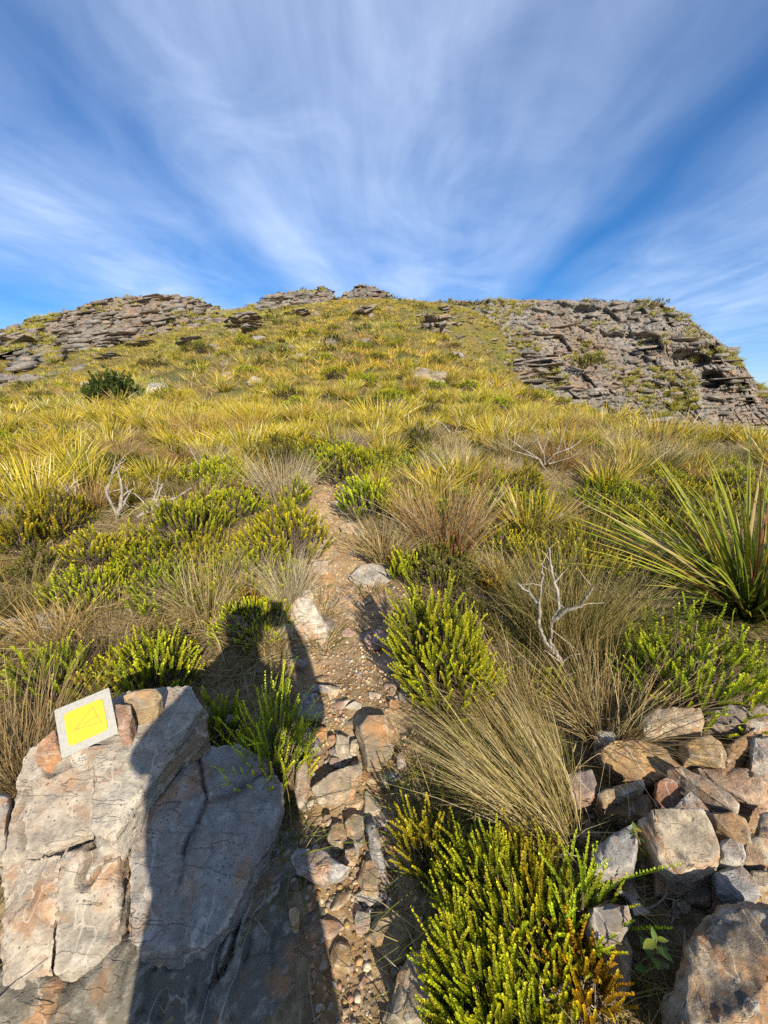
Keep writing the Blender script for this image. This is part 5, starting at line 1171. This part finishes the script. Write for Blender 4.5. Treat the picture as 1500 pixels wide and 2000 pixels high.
# undergrowth: fine dead grass, twigs and low green between the plants
def undergrowth():
    r = np.random.default_rng(9); n = 100000; y = .4+7.2*r.uniform(0, 1, n)**1.2; x = r.uniform(-1, 1, n)*(1.2+y*1.05); 
    keep = (path_dist(x, y) > 1.05+.15*r.uniform(0, 1, n))
    for a, b, c in BLOCK[:1]: keep &= (x-a)**2+(y-b)**2 > (c*.75)**2
    keep &= ~((x < -.15) & (y < .85)) & ~((x > .75) & (y < 1.55) & (r.uniform(0, 1, n) < .9))
    x, y = x[keep], y[keep]; n = len(x); z = ground(x, y); d, a = updirs(r, n, 1.25, (0, 0, 0), .5)
    green = vnoise(np.stack([x*1.1, y*1.1, 0*x], 1), 55)+r.normal(0, .35, n) > .35
    c = np.where(green[:, None], palette(r, n, [(.09, .12, .015), (.14, .16, .02), (.18, .18, .02)]), palette(r, n, DRY+DRYG+PALE[1:]))
    g = Geo(); Ln = r.uniform(.06, .24, n)*(1+.05*y); bend = np.stack([d[:, 0]*.4+r.normal(0, .2, n), d[:, 1]*.4+r.normal(0, .2, n), -r.uniform(.1, .6, n)], 1)
    g.add(*blades(r, np.stack([x, y, z-.005], 1), d, Ln, r.uniform(.002, .0048, n)*(1+.1*y), bend, 3, c*.7, c))
    n2 = 7000; y2 = .4+4.5*r.uniform(0, 1, n2); x2 = r.uniform(-1, 1, n2)*(1.2+y2); k2 = path_dist(x2, y2) > .85; x2, y2 = x2[k2], y2[k2]; n2 = len(x2); z2 = ground(x2, y2)
    dd = nrm(np.stack([r.normal(0, 1, n2), r.normal(0, 1, n2), r.normal(.1, .25, n2)], 1)); c2 = palette(r, n2, [(.30, .26, .21), (.2, .15, .1), (.42, .37, .3), (.12, .09, .06)])
    g.add(*blades(r, np.stack([x2, y2, z2+.01], 1), dd, r.uniform(.03, .14, n2), r.uniform(.002, .005, n2), r.normal(0, .2, (n2, 3)), 2, c2, c2))
    # the same dry cover goes on beside the frame
    SG = [dry_tuft(2500+k, 130, .34, .4, [DRY, DRYG, GOLDG, [(.2, .24, .02), (.3, .3, .03)]][k], (0, 0, 0), .7, .0055, 3) for k in range(4)]; ST = [(np.concatenate(t_.V), t_.F[4][0], np.concatenate(t_.C)) for t_ in SG]
    for (x, y) in poisson(4000, -7, 7.5, -1.8, 5.5, .27, 93):
        z = float(ground(np.array([x]), np.array([y]))[0]); px, py, ok = in_view(x, y, z, 100)
        if ok or (abs(x) < 1.0 and y < .6) or path_dist(np.array([x]), np.array([y]))[0] < 1.3 or ((x-1.35)**2+(y-1.0)**2 < .3): continue
        V, F, C = ST[r.integers(4)]; sc = r.uniform(.6, 1.2); a = r.uniform(0, 6.28); c_, s_ = math.cos(a), math.sin(a); W = V*sc
        g.add(np.stack([W[:, 0]*c_-W[:, 1]*s_+x, W[:, 0]*s_+W[:, 1]*c_+y, W[:, 2]+z-.01], 1), F, C*r.uniform(.8, 1.15))
    tag(link('undergrowth', g.mesh('undergrowth'), M_GRASS), 'tangle of dead grass and twigs between the shrubs', kind='stuff')
undergrowth()

# ------------------------------------------------------------------ the photographer, behind the camera: throws the shadow
def skin(name, verts, edges, rads, root=0, sub=2):
    me = bpy.data.meshes.new(name); me.from_pydata(verts, edges, []); o = bpy.data.objects.new('t', me); COL.objects.link(o)
    md = o.modifiers.new('s', 'SKIN'); md.use_smooth_shade = True; md.branch_smoothing = .6
    sv = me.skin_vertices[0].data
    for i, rr_ in enumerate(rads): sv[i].radius = rr_ if isinstance(rr_, tuple) else (rr_, rr_)
    sv[root].use_root = True
    m2 = o.modifiers.new('d', 'SUBSURF'); m2.levels = sub; m2.render_levels = sub
    dg = bpy.context.evaluated_depsgraph_get(); r_ = bpy.data.meshes.new_from_object(o.evaluated_get(dg)); bpy.data.objects.remove(o); bpy.data.meshes.remove(me); r_.name = name; return r_
def photographer():
    gy = -.42; g0 = float(ground(np.array([0.]), np.array([gy]))[0]); px_ = -.07
    root = empty('person', (px_, gy, g0)); tag(root, 'person in dark jacket and trousers holding up a phone', 'person')
    def W(x, y, z): return (x, y-gy, z-g0)        # world (relative x) -> local
    V = [W(0, -.44, .93), W(0, -.44, 1.10), W(0, -.43, 1.28), W(0, -.43, 1.42), W(0, -.41, 1.51), W(0, -.39, 1.60), W(0, -.385, 1.70)]
    R = [(.20, .14), (.19, .13), (.215, .14), (.15, .10), (.058, .058), (.083, .098), (.07, .08)]; E = [(0, 1), (1, 2), (2, 3), (3, 4), (4, 5), (5, 6)]
    for sx in (-1, 1):
        k = len(V); V += [W(sx*.19, -.43, 1.385), W(sx*.31, -.33, 1.20), W(sx*.17+.035, -.14, 1.42), W(sx*.065+.07, -.055, 1.53)]; R += [.075, .062, .046, (.03, .02)]; E += [(3, k), (k, k+1), (k+1, k+2), (k+2, k+3)]
        k = len(V); V += [W(sx*.10, -.44, .86), W(sx*.115, -.40, .47), W(sx*.12, -.45, g0+.11), W(sx*.13, -.33, g0+.045)]; R += [.118, .088, .07, (.05, .045)]; E += [(0, k), (k, k+1), (k+1, k+2), (k+2, k+3)]
    me = skin('body', V, E, R); n = len(me.vertices); co = np.empty(n*3, np.float32); me.vertices.foreach_get('co', co); co = co.reshape(-1, 3)+np.array([0, gy, g0])
    C = np.tile((.05, .06, .09), (n, 1)); C[co[:, 2] < .95] = (.07, .065, .05); C[co[:, 2] < g0+.13] = (.05, .03, .02)
    sk = (co[:, 2] > 1.475) & (np.abs(co[:, 0]) < .13) & (co[:, 1] < -.2) | ((co[:, 1] > -.09) & (co[:, 2] > 1.4)); C[sk] = (.45, .27, .19)
    set_col(me, C); link('body', me, M_CLOTH, root)
    for sx in (-1, 1):
        for f in range(5):
            z = 1.575-.021*f; 
            pts = [W(sx*.066+.07, -.05, 1.535), W(sx*.055+.07, -.042, z), W(sx*.047+.07, -.024 if f else -.036, z), W(sx*(.028 if f else .03)+.07, -.022 if f else -.044, z+.004)]
            m = skin('finger', pts, [(0, 1), (1, 2), (2, 3)], [.010, .009, .0085, .007], 0, 1); set_col(m, np.array((.45, .27, .19))); link('finger', m, M_CLOTH, root)
    def ell(name, c, rad, col, cut=None):
        bm = bmesh.new(); bmesh.ops.create_uvsphere(bm, u_segments=24, v_segments=16, radius=1)
        for v in bm.verts: v.co = Vector((v.co.x*rad[0], v.co.y*rad[1], v.co.z*rad[2]))
        if cut is not None: bmesh.ops.delete(bm, geom=[v for v in bm.verts if cut(v.co)], context='VERTS')
        for f in bm.faces: f.smooth = True
        m = bpy.data.meshes.new(name); bm.to_mesh(m); bm.free(); set_col(m, np.array(col)); o = link(name, m, M_CLOTH, root); o.location = W(*c); return o
    ell('hair', (0, -.40, 1.665), (.098, .112, .115), (.05, .03, .02), lambda c: c.z < -.06 or (c.y > .045 and c.z < .05))
    ell('cap', (0, -.395, 1.70), (.104, .12, .085), (.10, .10, .11), lambda c: c.z < -.005)
    ell('cap_peak', (0, -.28, 1.70), (.075, .075, .008), (.10, .10, .11))
    ell('nose', (0, -.285, 1.615), (.014, .02, .022), (.45, .27, .19)); ell('mouth', (0, -.294, 1.573), (.025, .008, .007), (.35, .13, .11))
    for sx in (-1, 1): ell('eye', (sx*.032, -.302, 1.64), (.013, .01, .008), (.6, .58, .55)); ell('ear', (sx*.088, -.39, 1.62), (.012, .025, .034), (.45, .27, .19))
    bm = bmesh.new(); rings = []  # unseen coat skirt, added to close the leg gap in the cast shadow
    for (z, rx, ry) in ((1.02, .205, .15), (.85, .235, .17), (.62, .265, .185), (.42, .285, .195)):
        rings.append([bm.verts.new((rx*(1+.05*math.sin(5*a))*math.cos(a), ry*(1+.05*math.sin(5*a))*math.sin(a)-.02, z-g0)) for a in [2*math.pi*k/40 for k in range(40)]])
    for A, B in zip(rings[:-1], rings[1:]):
        for k in range(40): bm.faces.new((A[k], A[(k+1) % 40], B[(k+1) % 40], B[k])).smooth = True
    m = bpy.data.meshes.new('shadow_skirt'); bm.to_mesh(m); bm.free(); set_col(m, np.array((.05, .06, .09))); link('shadow_skirt', m, M_CLOTH, root)
    # unseen pack, added wide to broaden the person's cast shadow
    ell('shadow_pack', (0, -.60, 1.20), (.22, .13, .30), (.12, .03, .03))
    bm = bmesh.new(); bmesh.ops.create_cube(bm, size=1)
    for v in bm.verts: v.co = Vector((v.co.x*.076, v.co.y*.008, v.co.z*.15))
    bmesh.ops.bevel(bm, geom=bm.edges[:], offset=.003, segments=2, affect='EDGES'); m = bpy.data.meshes.new('phone'); bm.to_mesh(m); bm.free(); set_col(m, np.array((.03, .03, .035)))
    ph = link('phone', m, M_PAINT); ph.location = (0, -.022-.012, CAMZ-.045); ph.rotation_euler = (-PITCH, 0, 0); tag(ph, 'black phone held upright in both hands of the person', 'phone')
photographer()
single_out()
